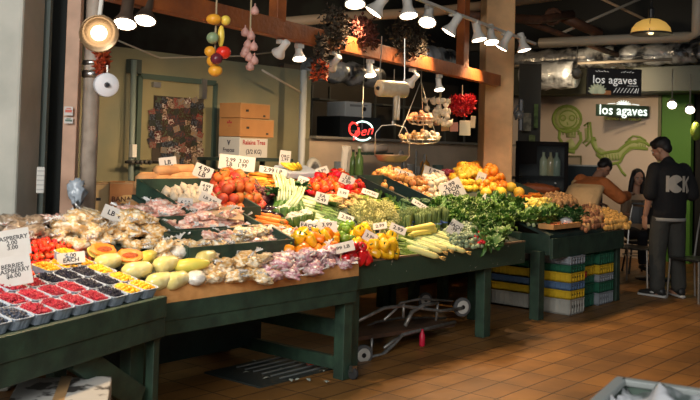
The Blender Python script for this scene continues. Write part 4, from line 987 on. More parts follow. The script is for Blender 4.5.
while x < 17:
    m.box((x*k, 0, -6.5*k), (rr.uniform(.8, 2)*k, .006, rr.uniform(1.4, 2.2)*k)); x += rr.uniform(2, 3)
m.build('small_lettering', mat('sign_olive', (.25, .28, .06), .6), t)
# mural on the restaurant wall: line drawings of a decorated skull with a bottle and a lizard-tailed dog skeleton
MG = mat('mural_green_paint', (.26, .36, .07), .7); MGL = mat('mural_pale_green_paint', (.48, .52, .22), .7)
def mural(name, lab, strokes):
    t = thing(name, lab, 'mural', (13.905, 0, 0))
    for nmm, m_, lines in strokes:
        b = MB()
        for (pts, w) in lines:
            P = [atx(x, y, 13.905) for x, y in pts]; P = [V((0, p.y, p.z)) for p in P]; ww = w*1.1*15/FPX
            b.tube(P, ww*.5, 6)
        b.v = [V((p.x*(.002 if nmm == 'shading' else .10), p.y, p.z)) for p in b.v]; b.build(nmm, m_, t, True)
    return t
circ = lambda cx, cy, rx, ry, n=20, a0=0, a1=2*pi: [(cx+rx*cos(a0+(a1-a0)*i/n), cy+ry*sin(a0+(a1-a0)*i/n)) for i in range(n+1)]
mural('skull_mural', 'green painted skull with a raised bottle on the mural wall', [
    ('outline', MG, [(circ(567, 119, 14, 13), 3.2), (circ(568, 119, 9, 8.5), 1.6), ([(560, 131), (559, 138), (564, 146), (570, 150), (576, 148), (581, 140), (580, 132)], 3.6), ([(584, 126), (588, 122), (588, 138), (583, 143), (586, 146), (592, 140), (590, 122)], 2.2), ([(565, 150), (575, 152)], 4)]),
    ('shading', MGL, [(circ(567, 119, 7, 6), 16), ([(566, 131), (576, 131)], 14), ([(568, 140), (573, 150)], 10), ([(587, 128), (588, 142)], 6)]),
    ('details', MG, [(circ(563, 118, 2.6, 2.6), 1.5), (circ(572, 118, 2.6, 2.6), 1.5), ([(567, 122), (568, 125)], 1.5), ([(558, 129), (580, 128)], 1.6), ([(558, 132), (580, 131)], 1.2)]+[([(560+3*i, 129), (560+3*i, 135)], 1.2) for i in range(7)]+[([(567+11.3*cos(a), 119+10.6*sin(a)), (567+12*cos(a), 119+11.2*sin(a))], 1.6) for a in [i*.52 for i in range(12)]])])
mural('dog_mural', 'green painted dog skeleton beside the skull on the mural wall', [
    ('outline', MG, [([(594, 137), (592, 143), (595, 149), (601, 154), (610, 152), (618, 151), (624, 146), (631, 142), (640, 141), (646, 143), (650, 146)], 3.0), ([(597, 155), (604, 161), (612, 164), (620, 162), (624, 154), (630, 148), (641, 148), (648, 149)], 3.0),
        ([(628, 140), (633, 136), (640, 137), (646, 141)], 2.0), ([(604, 161), (606, 168), (603, 173)], 2.6), ([(617, 163), (622, 172), (626, 176)], 2.6), ([(594, 137), (596, 141)], 2.0), ([(625, 143), (631, 139)], 2)]),
    ('ribs', MG, [([(603+3*i, 154), (604+3*i, 160)], 1.1) for i in range(6)]+[(circ(637, 142, 1.6, 1.2), 1.0)]+[([(638+2.4*i, 144), (638+2.4*i, 147)], .9) for i in range(4)]),
    ('shading', MGL, [([(597, 151), (608, 157), (618, 156), (624, 150), (632, 145), (646, 146)], 9.0), ([(636, 141), (644, 145)], 8.0), ([(594, 140), (597, 152)], 4)])])
# ================================================================== hanging things
def hang_line(a, b, r=.003): return MB().tube([a, b], r, 5)
WIRE = mat('twine', (.35, .27, .15), .7); CHAIN = mat('chain_wire', (.50, .48, .42), .35, .8)
# string of gourds and ornaments
c = atd(215, 40, 5.6); k = 5.6/FPX
t = thing('gourd_string', 'string of coloured gourds and peppers hanging in front of the beam', 'hanging string', c)
MB().tube([(0, 0, 40*k+.9), (.004, 0, 20*k), (0, 0, -20*k), (-.01, 0, -32*k)], .006, 6).build('cord', WIRE, t)
gc = {'o': mat('gourd_orange', (.80, .36, .03), .35), 'y': mat('gourd_yellow', (.80, .58, .08), .35), 'g': mat('gourd_green', (.22, .30, .16), .4), 'r': mat('gourd_red', (.70, .03, .015), .25), 'p': mat('gourd_purple', (.13, .02, .03), .25)}
for (x, y, rx, ry, q, dep) in ((-1, 20, 7.5, 5.5, 'o', -.03), (10, 20, 5, 5, 'y', 0), (6, 4, 3.5, 11, 'y', 0), (-1, 1, 6, 6, 'g', -.05), (-4, -12, 5.5, 5.5, 'o', -.02), (10, -13, 7.5, 6.5, 'r', -.04), (4, -20, 6, 6, 'p', -.07), (-2, -21, 5.5, 6, 'o', 0), (2, -31, 7, 5.8, 'o', -.02)):
    wob = lambda a, z: 1+.05*cos(5*a)
    n = 10; MB().lathe([(max(.001, sin(pi*i/n))*rx*k, -cos(pi*i/n)*ry*k) for i in range(n+1)], 18, (x*k*CR.x-dep*CF.x*-1, x*k*CR.y-dep*CF.y*-1, y*k), wob=wob).build('gourd', gc[q], t, True)
# garlic string
c = atd(250, 40, 5.9); k = 5.9/FPX
t = thing('garlic_string', 'thin string of pinkish garlic bulbs hanging right of the gourds', 'hanging string', c)
MB().tube([(0, 0, 40*k+.9), (0, 0, -28*k)], .006, 6).build('cord', WIRE, t)
gm = mat('pink_garlic', (.55, .30, .25), .55)
for i, (x, y) in enumerate(((4, 30), (-5, 8), (1, 5), (-2, -4), (4, -6), (-5, -13), (0, -17), (5, -20), (1, -26), (-4, -10))):
    MB().lathe([(.002, -5*k), (3.6*k, -4*k), (4.4*k, -1*k), (2.8*k, 2.5*k), (.8*k, 4.5*k), (.5*k, 7*k)], 12, (x*k*CR.x, x*k*CR.y, y*k), wob=lambda a, z: 1+.06*cos(5*a)).build('bulb', gm, t, True)
# dried flower garland along the beam
DRY = mat('dried_foliage', (.040, .018, .008), .9, mix=(30, (.018, .018, .008), .3, .7)); DRYR = mat('dried_red', (.11, .016, .008), .8, mix=(20, (.045, .012, .005), .3, .7))
def cluster(n, fn, s, seed, flat=.3):
    rr = random.Random(seed); m = MB()
    for i in range(n):
        p = V(fn(rr)); a, b = rr.uniform(0, 6.28), rr.uniform(-1.2, 1.2); d = V((cos(a)*cos(b), sin(a)*cos(b), sin(b))); e = d.cross(V((0, 0, 1))).normalized(); q = s*rr.uniform(.5, 1.3)
        f = d.cross(e); m.add([p, p+d*q*.5+e*q*flat+f*q*.1, p+d*q, p+d*q*.5-e*q*flat+f*q*.1, p+d*q*.5+f*q*.3], [(0, 1, 4), (1, 2, 4), (2, 3, 4), (3, 0, 4), (0, 3, 2, 1)])
    return m
def bp(px_, py_, off=0.0): b = on_beam(px_, 2.5); D = (b-EYEP).dot(CF); return atd(px_, py_, D-off)
for (x0, x1, y0, lab, m_, n, amp) in ((318, 352, 30, 'bushy brown dried bouquet standing on the beam, left one', DRY, 2000, 20), (346, 384, 34, 'reddish dried flower bouquet standing on the beam, middle one', DRYR, 1700, 16), (378, 440, 42, 'long dark dried garland over the beam near the lamps', DRY, 2800, 20)):
    c = bp((x0+x1)/2, y0, .05); u = (bA-bB).normalized(); kk = (c-EYEP).dot(CF)/FPX; Wd = (x1-x0)*kk*.62
    m = cluster(n, lambda rr: u*rr.gauss(0, .42)*Wd*1.0+V((0, 0, rr.gauss(0, .42)*amp*kk*.9))+CF*rr.gauss(0, .04), .05, x0)
    o = m.build('dried_bouquet', m_, None); o.location = c; tag(o, lab, 'dried flowers', 'dried bouquets along the beam')
    if x0 < 380:
        f = cluster(60, lambda rr: u*rr.gauss(0, .4)*Wd+V((0, 0, rr.gauss(0, .35)*amp*kk))+CF*(-.07), .045, x0+5, .5).build('flower_heads', DRYR if x0 == 346 else mat('ochre_heads', (.12, .06, .02), .8), o)
c = bp(320, 60, .12); kk = (c-EYEP).dot(CF)/FPX
def bund(rr):
    z = rr.uniform(-14, 22); w = 3.5+max(0, (4-z))*.30; return V((CR.x*rr.uniform(-w, w)*kk, CR.y*rr.uniform(-w, w)*kk, z*kk))+CF*rr.gauss(0, .03)
t = thing('chili_bundle', 'bundle of dried red chilies hanging from the beam', 'hanging bundle', c)
cluster(500, bund, .06, 3).build('stems', DRY, t)
def bund2(rr):
    z = rr.uniform(-17, -2); w = 5.5+max(0, (-z))*.22; return V((CR.x*rr.uniform(-w, w)*kk, CR.y*rr.uniform(-w, w)*kk, z*kk))+CF*rr.gauss(0, .03)
cluster(420, bund2, .045, 8, .22).build('chilies', mat('dried_chili', (.34, .04, .012), .4, mix=(30, (.55, .13, .03), .5, .8)), t)
# plastic roll on its hanger
c = atd(392, 89, 7.3); k = 7.3/FPX
t = thing('bag_roll', 'roll of clear plastic bags hanging under the beam', 'roll', c); ax_ = V((cos(-.35), sin(-.35), 0))
ROLL = mat('plastic_roll', (.42, .32, .20), .25, coat=.6, mix=(12, (.55, .45, .30), .35, .7))
M = ax_.to_track_quat('Z', 'Y').to_matrix()
MB().lathe([(.065, -.13), (.068, -.12), (.068, .12), (.065, .13)], 24, M=M).build('film_roll', ROLL, t, True)
MB().lathe([(.015, -.145), (.018, -.140), (.018, .14), (.015, .145)], 12, M=M).build('core', BLACKP, t)
for s_ in (-1, 1): MB().tube([ax_*(.10*s_), ax_*(.12*s_)+V((0, 0, .1)), ax_*(.11*s_)+V((0, 0, .42))], .005, 5).build('hanger', CHAIN, t)
MB().sheet(lambda u, v: V((CR.x*(v-.5)*.045+ax_.x*.05, CR.y*(v-.5)*.045+ax_.y*.05, -.05-.20*u))+CF*(.01*sin(v*9+u*3)-.05), 8, 8, .001).build('loose_film', ROLL, t, True)
# white paper roll by the left pipe
c = atd(107, 85, 5.6); t = thing('paper_roll', 'white paper roll hung beside the left pipe', 'roll', c)
M = (EYEP-c+V((.8, 0, 0))).normalized().to_track_quat('Z', 'Y').to_matrix()
MB().lathe([(.072, -.11), (.074, -.10), (.074, .0), (.072, .003), (.018, .003)], 26, M=M).build('paper', mat('roll_white', (.68, .68, .70), .6), t, True)
MB().lathe([(.016, 0), (.018, .005), (.012, .03)], 10, M=M).build('spindle', BLACKP, t)
q = atd(87, 85, 6.35); MB().tube([V((0, 0, .0)), V((0, 0, .12)), V((q.x-c.x, q.y-c.y, .14))], .006, 5).build('hanger', CHAIN, t)
c = atd(102, 62, 5.7); kk = 5.7/FPX
t = thing('chili_braid', 'short braid of dried chilies above the white paper roll', 'hanging bundle', c)
cluster(260, lambda rr: V((CR.x*rr.uniform(-6, 6)*kk, CR.y*rr.uniform(-6, 6)*kk, rr.uniform(-10, 13)*kk))+CF*rr.gauss(0, .02), .05, 21, .22).build('chilies', mat('dried_chili', (.55, .06, .015), .3), t)
MB().tube([(0, 0, 10*kk), (0, 0, .3)], .005, 5).build('cord', WIRE, t)
# hanging scale with steel pan
c = atd(392, 158, 8.1); k = 8.1/FPX; t = thing('hanging_scale', 'steel scale pan hung on a wire bail above the onions', 'scale', c)
MB().lathe([(.001, -.04), (.08, -.04), (.125, -.022), (.158, .02), (.165, .03), (.160, .03), (.12, -.014), (.08, -.03), (.001, -.03)], 30).build('pan', mat('warm_steel', (.40, .26, .16), .35, .5), t, True)
w1 = V((CR.x, CR.y, 0)).normalized()
MB().tube([w1*-.155+V((0, 0, .03)), w1*-.155+V((0, 0, .22)), w1*-.10+V((0, 0, .29)), w1*.02+V((0, 0, .30)), w1*.11+V((0, 0, .28)), w1*.155+V((0, 0, .20)), w1*.155+V((0, 0, .03))], .005, 6).build('bail', CHAIN, t, True)
MB().tube([V((0, 0, .295)), V((0, 0, .33))], .012, 8).tube([V((0, 0, .32)), V((0, 0, .80))], .004, 6).build('hook', CHAIN, t)
# two-tier wire basket
c = atd(420, 125, 8.9); k = 8.9/FPX; t = thing('hanging_basket', 'three-tier wire basket hung by chains, filled with garlic and nuts', 'basket', c)
for (z, R_) in ((8, .135), (-11, .215)):
    b = MB()
    for i in range(14): a = 2*pi*i/14; b.tube([(R_*cos(a), R_*sin(a), z*k), (R_*.8*cos(a), R_*.8*sin(a), z*k-.06), (0, 0, z*k-.085)], .0025, 4)
    for q, zz in ((1, 0), (.9, -.035), (.6, -.073)): b.tube([(R_*q*cos(a), R_*q*sin(a), z*k+zz) for a in [i*2*pi/24 for i in range(25)]], .003, 4, False)
    b.build('basket_bowl', CHAIN, t)
for i in range(3):
    a = 2*pi*i/3+.4; MB().tube([(.215*cos(a), .215*sin(a), -11*k), (.135*cos(a), .135*sin(a), 8*k), (.01*cos(a), .01*sin(a), 42*k)], .004, 5).build('chain', CHAIN, t)
MB().tube([(0, 0, 42*k), (0, 0, 45*k+.1)], .006, 6).build('hook', CHAIN, t)
K_bn = round_fruit('basket_nut', 'nut', .026, mat('nut_brown', (.62, .36, .15), .6, var=.3), .8, 31, .25, None, 1, 2)
K_bs = round_fruit('shallot', 'shallot', .026, mat('shallot_skin', (.66, .27, .12), .45, var=.3), .85, 32, .2, None, 1, 2)
rr = random.Random(6)
for (z, R_, K, lab, grp, n) in ((8, .12, K_bs, 'orange-brown shallot in the upper wire basket', 'shallots in the upper basket', 34), (-11, .19, K_bn, 'brown nut in the left of the lower wire basket', 'nuts in the lower basket', 46)):
    for i in range(n):
        a = rr.uniform(0, 6.28); q = rr.uniform(0, 1)**.5*R_
        if K is K_bn and q*cos(a-(TH-pi/2)) > .04: continue
        K.put(c+V((q*cos(a), q*sin(a), z*k-.03+.05*(1-q/R_)+rr.uniform(0, .04))), (rr.uniform(0, 3), rr.uniform(0, 3), 0), 1, lab, grp)
for i in range(26):
    a = (TH-pi/2)+rr.uniform(-1.3, 1.3); q = rr.uniform(.05, .2); K_gar.put(c+V((q*cos(a), q*sin(a), -11*k-.02+rr.uniform(0, .06))), (rr.uniform(-1, 1), rr.uniform(-1, 1), 0), .85, 'white garlic bulb in the right of the lower wire basket', 'garlic in the lower basket')
# garlic braid and chili wreath
c = atd(440, 112, 9.3); k = 9.3/FPX; t = thing('garlic_braid', 'cluster of white garlic braids hanging behind the baskets', 'garlic braid', c)
rr = random.Random(9)
for i in range(44):
    x, y = rr.uniform(-13, 11), rr.uniform(-13, 13); MB().lathe([(.002, -.03), (.026, -.026), (.033, -.006), (.02, .016), (.006, .03), (.004, .05)], 10, (x*k*CR.x+CF.x*rr.uniform(-.04, .04), x*k*CR.y+CF.y*rr.uniform(-.04, .04), y*k), Euler((rr.uniform(-1, 1), rr.uniform(-1, 1), 0)).to_matrix()).build('bulb', GARL, t, True)
MB().tube([(0, 0, -.1), (0, 0, .5)], .012, 6).build('stalk_braid', WIRE, t)
c = atd(462, 107, 9.45); k = 9.45/FPX; t = thing('chili_wreath', 'bright red chili ristra in a heart shape beside the column', 'wreath', c)
def heart(rr):
    while True:
        x, y = rr.uniform(-1.3, 1.3), rr.uniform(-1.2, 1.3)
        if (x*x+y*y-1)**3 - x*x*y**3 < 0: break
    return V((CR.x*x*11*k, CR.y*x*11*k, y*9*k))+CF*rr.gauss(0, .03)
cluster(700, heart, .055, 4, .22).build('chilies', mat('chili_red', (.50, .012, .015), .3, mix=(30, (.30, .005, .01), .4, .7)), t)
MB().tube([(0, 0, 8*k), (0, 0, 22*k)], .006, 5).build('cord', WIRE, t)
for i, (x, y, w, h, m_, lab) in enumerate(((445, 126, 8, 10, (.60, .38, .16), 'brown packet pinned left below the chili wreath'), (454, 127, 8, 9, (.66, .30, .22), 'pink-white packet pinned below the chili wreath'), (465, 128, 11, 15, (.70, .58, .36), 'cream card pinned below the chili wreath'), (473, 122, 5, 12, (.50, .36, .20), 'narrow tan packet beside the column'), (437, 122, 6, 7, (.66, .34, .25), 'small pink packet behind the baskets'))):
    c = atd(x, y, 9.6); k = 9.6/FPX; o = MB().box((0, 0, 0), (w*k, .012, h*k)).build('packet', mat('packet_%s' % 'abcde'[i], m_, .5), None, bevel=.003); o.location = c; o.rotation_euler = (0, .05*(i-2), facing(c)); tag(o, lab, 'packet', 'packets beside the column')
# neon open sign
c = atd(362, 131, 8.6); k = 8.6/FPX; t = thing('neon_sign', 'red and white neon sign reading Open in the dark window', 'sign', c, (0, 0, facing(c)))
NR = mat('neon_red', (1.0, .035, .03), .5, emit=1.8); NW = mat('neon_ring', (.60, 1.0, .95), .5, emit=1.3)
MB().tube([(x*k, 0, z*k) for x, z in circ(0.5, 0, 10.5, 9.5, 14, .35, 2.3)], .009, 6).tube([(x*k, 0, z*k) for x, z in circ(.5, 0, 10.5, 9.5, 14, 3.6, 5.6)], .009, 6).build('ring', NW, t, True)
vs, fs = text_mb('pen', .135, -.004); M = Euler((pi/2, 0, 0)).to_matrix()
m = MB().add([(lambda p: V((p.x*.95+p.z*.25+.022, -.03, p.z+.18*p.x-.004)))(M @ v) for v in vs], fs)
m.tube([(x*k, -.025, z*k) for x, z in circ(-8.2, 1.6, 4.6, 6.2, 18, .6, 6.6)], .0085, 6).tube([(x*k, -.025, z*k) for x, z in [(-6, 7), (-10, 8.5), (-13, 5)]], .007, 6)
m.build('script_lettering', NR, t)
MB().box((0, .02, 0), (.20, .006, .012)).box((0, .02, .05), (.012, .006, .14)).build('bracket', BLACKP, t)
MB().tube([(0, .02, .12), (0, .02, .9)], .003, 4).build('cord', CHAIN, t)
# ================================================================== behind the counter
def boxthing(name, lab, cat, c, d, m, rz=0, parts=(), bevel=.004, group=None):
    o = MB().box((0, 0, d[2]/2), d).build(name, m, None, bevel=bevel); o.location = c; o.rotation_euler = (0, 0, rz); tag(o, lab, cat, group)
    return o
KRAFT = mat('cardboard', (.42, .20, .065), .75, grime=(8, (.32, .15, .05), .5)); KRAFTD = mat('cardboard_dull', (.24, .13, .06), .8)
def carton(lab, c, d, m, rz, face=None, holes=True, group=None):
    t = thing('cardboard_box', lab, 'box', c, (0, 0, rz), group)
    MB().box((0, 0, d[2]/2), d).build('carton', m, t, bevel=.006)
    b = MB().box((0, -d[1]/2-.001, d[2]-.005), (d[0]*.98, .004, .01)).box((0, 0, d[2]+.001), (.05, d[1], .002))
    b.build('flap_seam', mat('tape_tan', (.36, .22, .10), .4), t)
    if holes:
        MB().box((-d[0]*.28, -d[1]/2-.001, d[2]*.5), (.035, .003, .022)).box((d[0]*.30, -d[1]/2-.001, d[2]*.2), (.03, .003, .018)).build('hand_hole', BLACKP, t)
    if face:
        for q in face(d): q(t)
    return t
def banner(txt, w, h, z, m, x=0, size=None):
    def f(t, txt=txt):
        vs, fs = text_mb(txt, size or h); M = Euler((pi/2, 0, 0)).to_matrix(); MB().add([M @ v+V((x, w, z)) for v in vs], fs).build('print', m, t)
    return f
shY = 6.55
wbx = .60; cx = 6.21; shY = 6.35
INKR = mat('print_red', (.35, .03, .03), .6); INKD = mat('print_dark', (.05, .05, .07), .6)
zs = [1.49, 1.69, 1.87, 2.02]
t = thing('storage_shelf', 'narrow dark shelf carrying the cartons against the cold room wall', 'shelf', (cx, shY+.1, 0))
MB().box((0, 0, zs[0]-.02), (wbx+.3, .42, .03)).build('shelf_board', GREEND, t)
for sx in (-1, 1):
    for sy in (-1, 1): MB().box((sx*(wbx/2+.1), sy*.18, (zs[0]-.03)/2), (.04, .04, zs[0]-.03)).build('post', GREEND, t)
WB = mat('box_white', (.52, .51, .47), .6)
def side_print(txt, size, m, z, x):
    def f(t):
        vs, fs = text_mb(txt, size); M = Euler((pi/2, 0, -pi/2)).to_matrix(); MB().add([M @ v+V((x, 0, z)) for v in vs], fs).build('side_print', m, t)
    return f
x0_ = 5.97
def cbox(lab, w, z0, z1, m, face, holes): carton(lab, (x0_+w/2, 6.45, z0), (w, .30, z1-z0-.004), m, 0, face, holes)
cbox('white box with red printing at the bottom of the carton stack', .38, zs[0], zs[1], WB, lambda d: [banner('Ralaina Tres', -d[1]/2-.002, .06, d[2]*.74, INKR, size=.062), banner('(3/2 KG)', -d[1]/2-.002, .06, d[2]*.28, INKD, size=.06), side_print('Frescas', .055, INKD, d[2]*.35, -d[0]/2-.002), side_print('v', .10, INKD, d[2]*.75, -d[0]/2-.002)], False)
cbox('wide orange-brown carton in the middle of the carton stack', .46, zs[1], zs[2], KRAFT, lambda d: [side_print('*', .16, INKR, d[2]*.5, -d[0]/2-.002)], True)
cbox('orange-brown carton topmost of the stack', .40, zs[2], zs[3], KRAFT, None, True)
# banana boxes at the left, standing on a low table behind the bags
lt = S(114, 214, 0); pA, pB = atd(89, 213, 7.0), atd(139, 213, 7.0); zt = atd(114, 217, 7.0).z
ctr = (pA+pB)/2; rz = facing(ctr)
t = thing('low_table', 'plain wooden table under the printed fruit boxes', 'table', (ctr.x, ctr.y, 0), (0, 0, rz))
MB().box((0, .2, zt-.02), (.85, .5, .04)).build('tabletop', GREEND, t)
for sx in (-1, 1):
    for sy in (0, 1): MB().box((sx*.38, sy*.4, (zt-.04)/2), (.05, .05, zt-.04)).build('leg', GREEND, t)
def pos(px_, D=7.0, dy=.2): p = atd(px_, 214, D); return V((p.x, p.y, zt))+CF*dy
BB = mat('banana_box', (.40, .19, .07), .7, grime=(10, (.28, .12, .05), .6))
def oval(d):
    def f(t):
        b = MB().lathe([(.001, 0), (d[0]*.27, 0), (d[0]*.27, .002), (.001, .002)], 24, (0, -d[1]/2-.001, d[2]*.5), Matrix.Diagonal((1, 1, .45)) @ Euler((pi/2, 0, 0)).to_matrix()); b.build('print', mat('print_tan', (.55, .36, .14), .6), t)
        vs, fs = text_mb('BANANAS', .055); M = Euler((pi/2, 0, 0)).to_matrix(); MB().add([M @ v+V((0, -d[1]/2-.005, d[2]*.5)) for v in vs], fs).build('print', mat('print_brown', (.09, .03, .01), .6), t)
    return [f]
carton('tan fruit box at the left, stacked beside the pipe', pos(96), (.13, .32, .25), mat('box_tan', (.52, .36, .17), .7), rz, None, True)
carton('brown fruit box with a dark oval print, in front of the cold room wall', pos(121), (.29, .34, .26), BB, rz, oval, False)
carton('small orange-brown box at the tray corner', atd(133, 209, 6.6)+V((0, 0, -.09)), (.10, .1, .16), KRAFT, rz, None, False)
mat('case_glass', (.10, .11, .11), .08).node_tree.nodes['Principled BSDF'].inputs['Alpha'].default_value = .12
# cold room door, photo collage, fittings
c0, c1 = aty(139, 75, 6.9), aty(214, 100, 6.9)
t = thing('cold_room_door', 'olive insulated door with green frame behind the stalls', 'door', ((c0.x+c1.x)/2, 6.915, 0))
wd = c1.x-c0.x; MB().box((0, 0, 1.14), (wd, .03, 2.14)).build('panel', mat('door_panel', (.28, .25, .13), .5, grime=(2, (.17, .17, .10), .5)), t)
fm = mat('door_frame_green', (.06, .10, .08), .5)
MB().box((-wd/2, -.02, 1.13), (.05, .05, 2.2)).box((wd/2, -.02, 1.13), (.04, .05, 2.2)).box((0, -.02, 2.23), (wd, .05, .05)).build('door_frame', fm, t)
MB().box((.30, -.04, 2.16), (.06, .05, .20)).box((-.28, -.03, 2.16), (.09, .04, .05)).build('hinge', STEEL, t)
ph = thing('photo_collage', 'dense collage of small snapshots pinned on the olive door', 'photographs', (0, 6.88, 0))
rr = random.Random(12); cols = [(.30, .05, .04), (.55, .42, .32), (.05, .05, .06), (.10, .13, .17), (.35, .22, .12), (.60, .58, .52), (.16, .06, .05), (.08, .12, .07)]
pm = [mat('snapshot_%s' % 'abcdefgh'[i], tuple(v*.7 for v in c), .3, mix=(55, tuple(v*.3 for v in cols[(i*3+1) % 8]), .42, .55)) for i, c in enumerate(cols)]
npht = 0
MB().box((aty(178, 130, 6.895).x, .010, aty(178, 130, 6.895).z), (.62, .002, .64)).build('backing', mat('collage_backing', (.05, .04, .03), .6), ph)
pb = {i: MB() for i in range(8)}
for i in range(10):
    for j in range(12):
        x = 149+60*(i+.5)/10; y = 98+66*(j+.5)/12
        if (y < 109 and x < 158) or (y > 150 and x < 160) or (y > 158 and x > 198) or (y < 104 and x > 196): continue
        p = aty(x+rr.uniform(-1, 1), y+rr.uniform(-1, 1), 6.88); npht += 1
        if npht > 98: continue
        MB().box((p.x, rr.uniform(-.006, .004), p.z), (.078, .002, .058), (0, rr.uniform(-.5, .5), 0)).build('snapshot', pm[rr.randrange(8)], ph)
pipe('wall_pipe', [aty(134, 60, 6.80), aty(131, 175, 6.80), V((aty(131, 175, 6.8).x, 6.8, .0))], .028, mat('grey_green_pipe', (.20, .25, .22), .4), 'grey vertical water pipe on the cold room wall left of the door')
pp = aty(134, 162, 6.72)
t = thing('valve_handle', 'dark horizontal valve bar fitted on the grey wall pipe', 'valve', pp)
MB().tube([(-.09, 0, 0), (.28, 0, .0)], .014, 8).build('bar', BLACKP, t)
for k_ in range(5): MB().lathe([(.02, -.012), (.024, 0), (.02, .012)], 10, (-.02+.05*k_, 0, 0), Euler((0, pi/2, 0)).to_matrix()).build('collar', STEEL, t)
MB().box((0, .04, 0), (.03, .08, .03)).build('bracket', BLACKP, t)
o = boxthing('switch_box', 'small grey box on the wall pipe above the valve', 'switch', aty(133, 152, 6.77)-V((0, 0, .05)), (.05, .05, .12), WHITEP)
o = boxthing('junction_box', 'dark junction box high on the cold room wall', 'box', aty(134, 67, 6.86)-V((0, 0, .06)), (.12, .08, .13), mat('junction_dark', (.05, .07, .06), .5))
pipe('roof_cable', [aty(108, 48, 6.6)+V((0, 0, .1)), aty(160, 58, 6.6), aty(240, 56, 6.6), aty(275, 52, 6.6)], .008, PALEP, 'slack pale cable hanging along the top of the cold room', 'cable')
pipe('wall_pipe', [V((aty(303, 100, 6.55).x, 6.55, aty(303, 70, 6.55).z)), V((aty(303, 100, 6.55).x, 6.55, 0))], .038, mat('pale_post', (.42, .44, .42), .45), 'pale vertical post dividing the cold room from the kitchen window')
pipe('roof_strut', [aty(262, 70, 6.5), aty(300, 92, 6.5)], .012, PALEP, 'thin cable hanging beside the pale post', 'cable')
# corner pipe by the street jamb
a = atd(87, 205, 6.35); pipe('corner_pipe', [V((a.x, a.y, 0)), V((a.x, a.y, 4.28))], .060, mat('mottled_pipe', (.42, .34, .27), .5, grime=(8, (.16, .13, .10), .7)), 'thick mottled pipe standing right of the pink jamb')
t = MB().lathe([(.060, 0), (.070, .005), (.070, .05), (.060, .055)], 18).lathe([(.060, .09), (.068, .095), (.068, .12), (.060, .125)], 18).build('pipe_clamp', STEEL, None, True); t.location = V((a.x, a.y, 2.05)); tag(t, 'metal clamp around the mottled pipe above the paper roll', 'clamp')
o = MB().blob((0, 0, 0), (.06, .05, .085), 3, .7, 3.5, 7).build('plastic_bag', mat('bluewhite_film', (.40, .46, .52), .3, coat=.5, bump=(20, .6)), None, True); o.location = atd(77, 192, 6.1); tag(o, 'blue-white plastic bag tied at the foot of the mottled pipe', 'bag')
jb = JAMB-CF*.06
for (y0, h, m_, lab) in ((107, 9, (.55, .12, .08), 'red printed sticker on the pink jamb'), (118, 6, (.10, .16, .12), 'green and white sticker on the pink jamb')):
    p = atd(68.5, y0+h/2-.5, (JAMB-EYEP).dot(CF)-.055); t = thing('sticker', lab, 'sticker', p, (0, 0, facing(p)))
    MB().box((0, 0, 0), (.058, .003, h*6.1/FPX)).build('paper', mat('sticker_white', (.55, .52, .48), .5), t)
    MB().box((0, -.002, 0), (.044, .003, h*.32*6.1/FPX)).box((0, -.002, h*.3*6.1/FPX), (.03, .003, .006)).build('print', mat('stk_%d' % y0, m_, .5), t)
p = atd(40.5, 180, 5.85); t = thing('pager_box', 'small white wall device with ribbed face on the street pillar', 'box', p, (0, 0, facing(p)))
MB().box((0, 0, 0), (.05, .05, .17)).build('case', mat('box_white', (.52, .51, .47), .6), t, bevel=.006)
m = MB()
for i in range(5): m.box((0, -.027, -.06+.03*i), (.045, .004, .006))
m.build('ribs', mat('rib_grey', (.30, .30, .29), .5), t)
# kitchen: dark appliances seen through the window
t = thing('ice_machine', 'white appliance on top of a dark cabinet in the kitchen window', 'appliance', aty(349, 115, 7.75)-V((0, 0, .0)), (0, 0, -.2))
MB().box((0, 0, .07), (.46, .4, .20)).build('case', mat('appliance_white', (.62, .64, .62), .4), t, bevel=.012)
MB().lathe([(.001, 0), (.03, 0), (.026, .008)], 16, (.10, -.203, .08), Euler((pi/2, 0, 0)).to_matrix()).build('dial', BLACKP, t)
MB().box((-.05, -.202, .12), (.2, .004, .03)).box((.12, -.202, .13), (.06, .004, .015)).build('badge', mat('rib_grey', (.30, .30, .29), .5), t)
p = t.location; t = thing('kitchen_cabinet', 'tall black cabinet holding the white appliance', 'cabinet', (p.x, p.y, 0), (0, 0, -.2))
hh = p.z-.03; MB().box((0, 0, hh/2), (.7, .5, hh)).build('body', mat('cab_black', (.025, .03, .03), .35), t)
for sx in (-1, 1):
    d = MB().box((sx*.17, -.26, hh*.5), (.32, .02, hh*.92)).build('door', mat('cab_black2', (.035, .04, .04), .3), t); MB().box((sx*.05, -.28, hh*.7), (.012, .02, .2)).build('handle', STEEL, d)
for k_, (x, w) in enumerate(((320, 16), (385, 22), (415, 26), (455, 26))):
    p = aty(x, 120, 8.6); t = thing('kitchen_rack', 'dark steel rack in the kitchen, %s from the left' % nm[k_], 'rack', (p.x, p.y, 0), group='kitchen racks')
    ww = w*.012
    for sx in (-1, 1): MB().box((sx*ww, 0, 1.25), (.03, .03, 2.5)).build('post', mat('rack_grey', (.12, .13, .12), .4, .5), t)
    for j in range(4): MB().box((0, 0, .5+.6*j), (ww*2, .3, .025)).build('shelf', mat('rack_grey', (.12, .13, .12), .4, .5), t)
pl = thing('added_kitchen_lamp', 'added bare lamp brightening the kitchen behind the beam', 'lamp', (10.6, 7.6, 3.2)); MB().lathe([(.02, .08), (.06, .05), (.1, 0), (.09, 0), (.05, .04)], 14).build('shade', BLACKP, pl, True)  # added lamp, there to brighten the counter wall and white appliance
MB().blob((0, 0, .0), (.035, .035, .045), 2).build('bulb', mat('bulb_warm', (1, .75, .45), .5, emit=4), pl, True); MB().tube([(0, 0, .07), (0, 0, 1.1)], .005, 5).build('cord', BLACKP, pl)
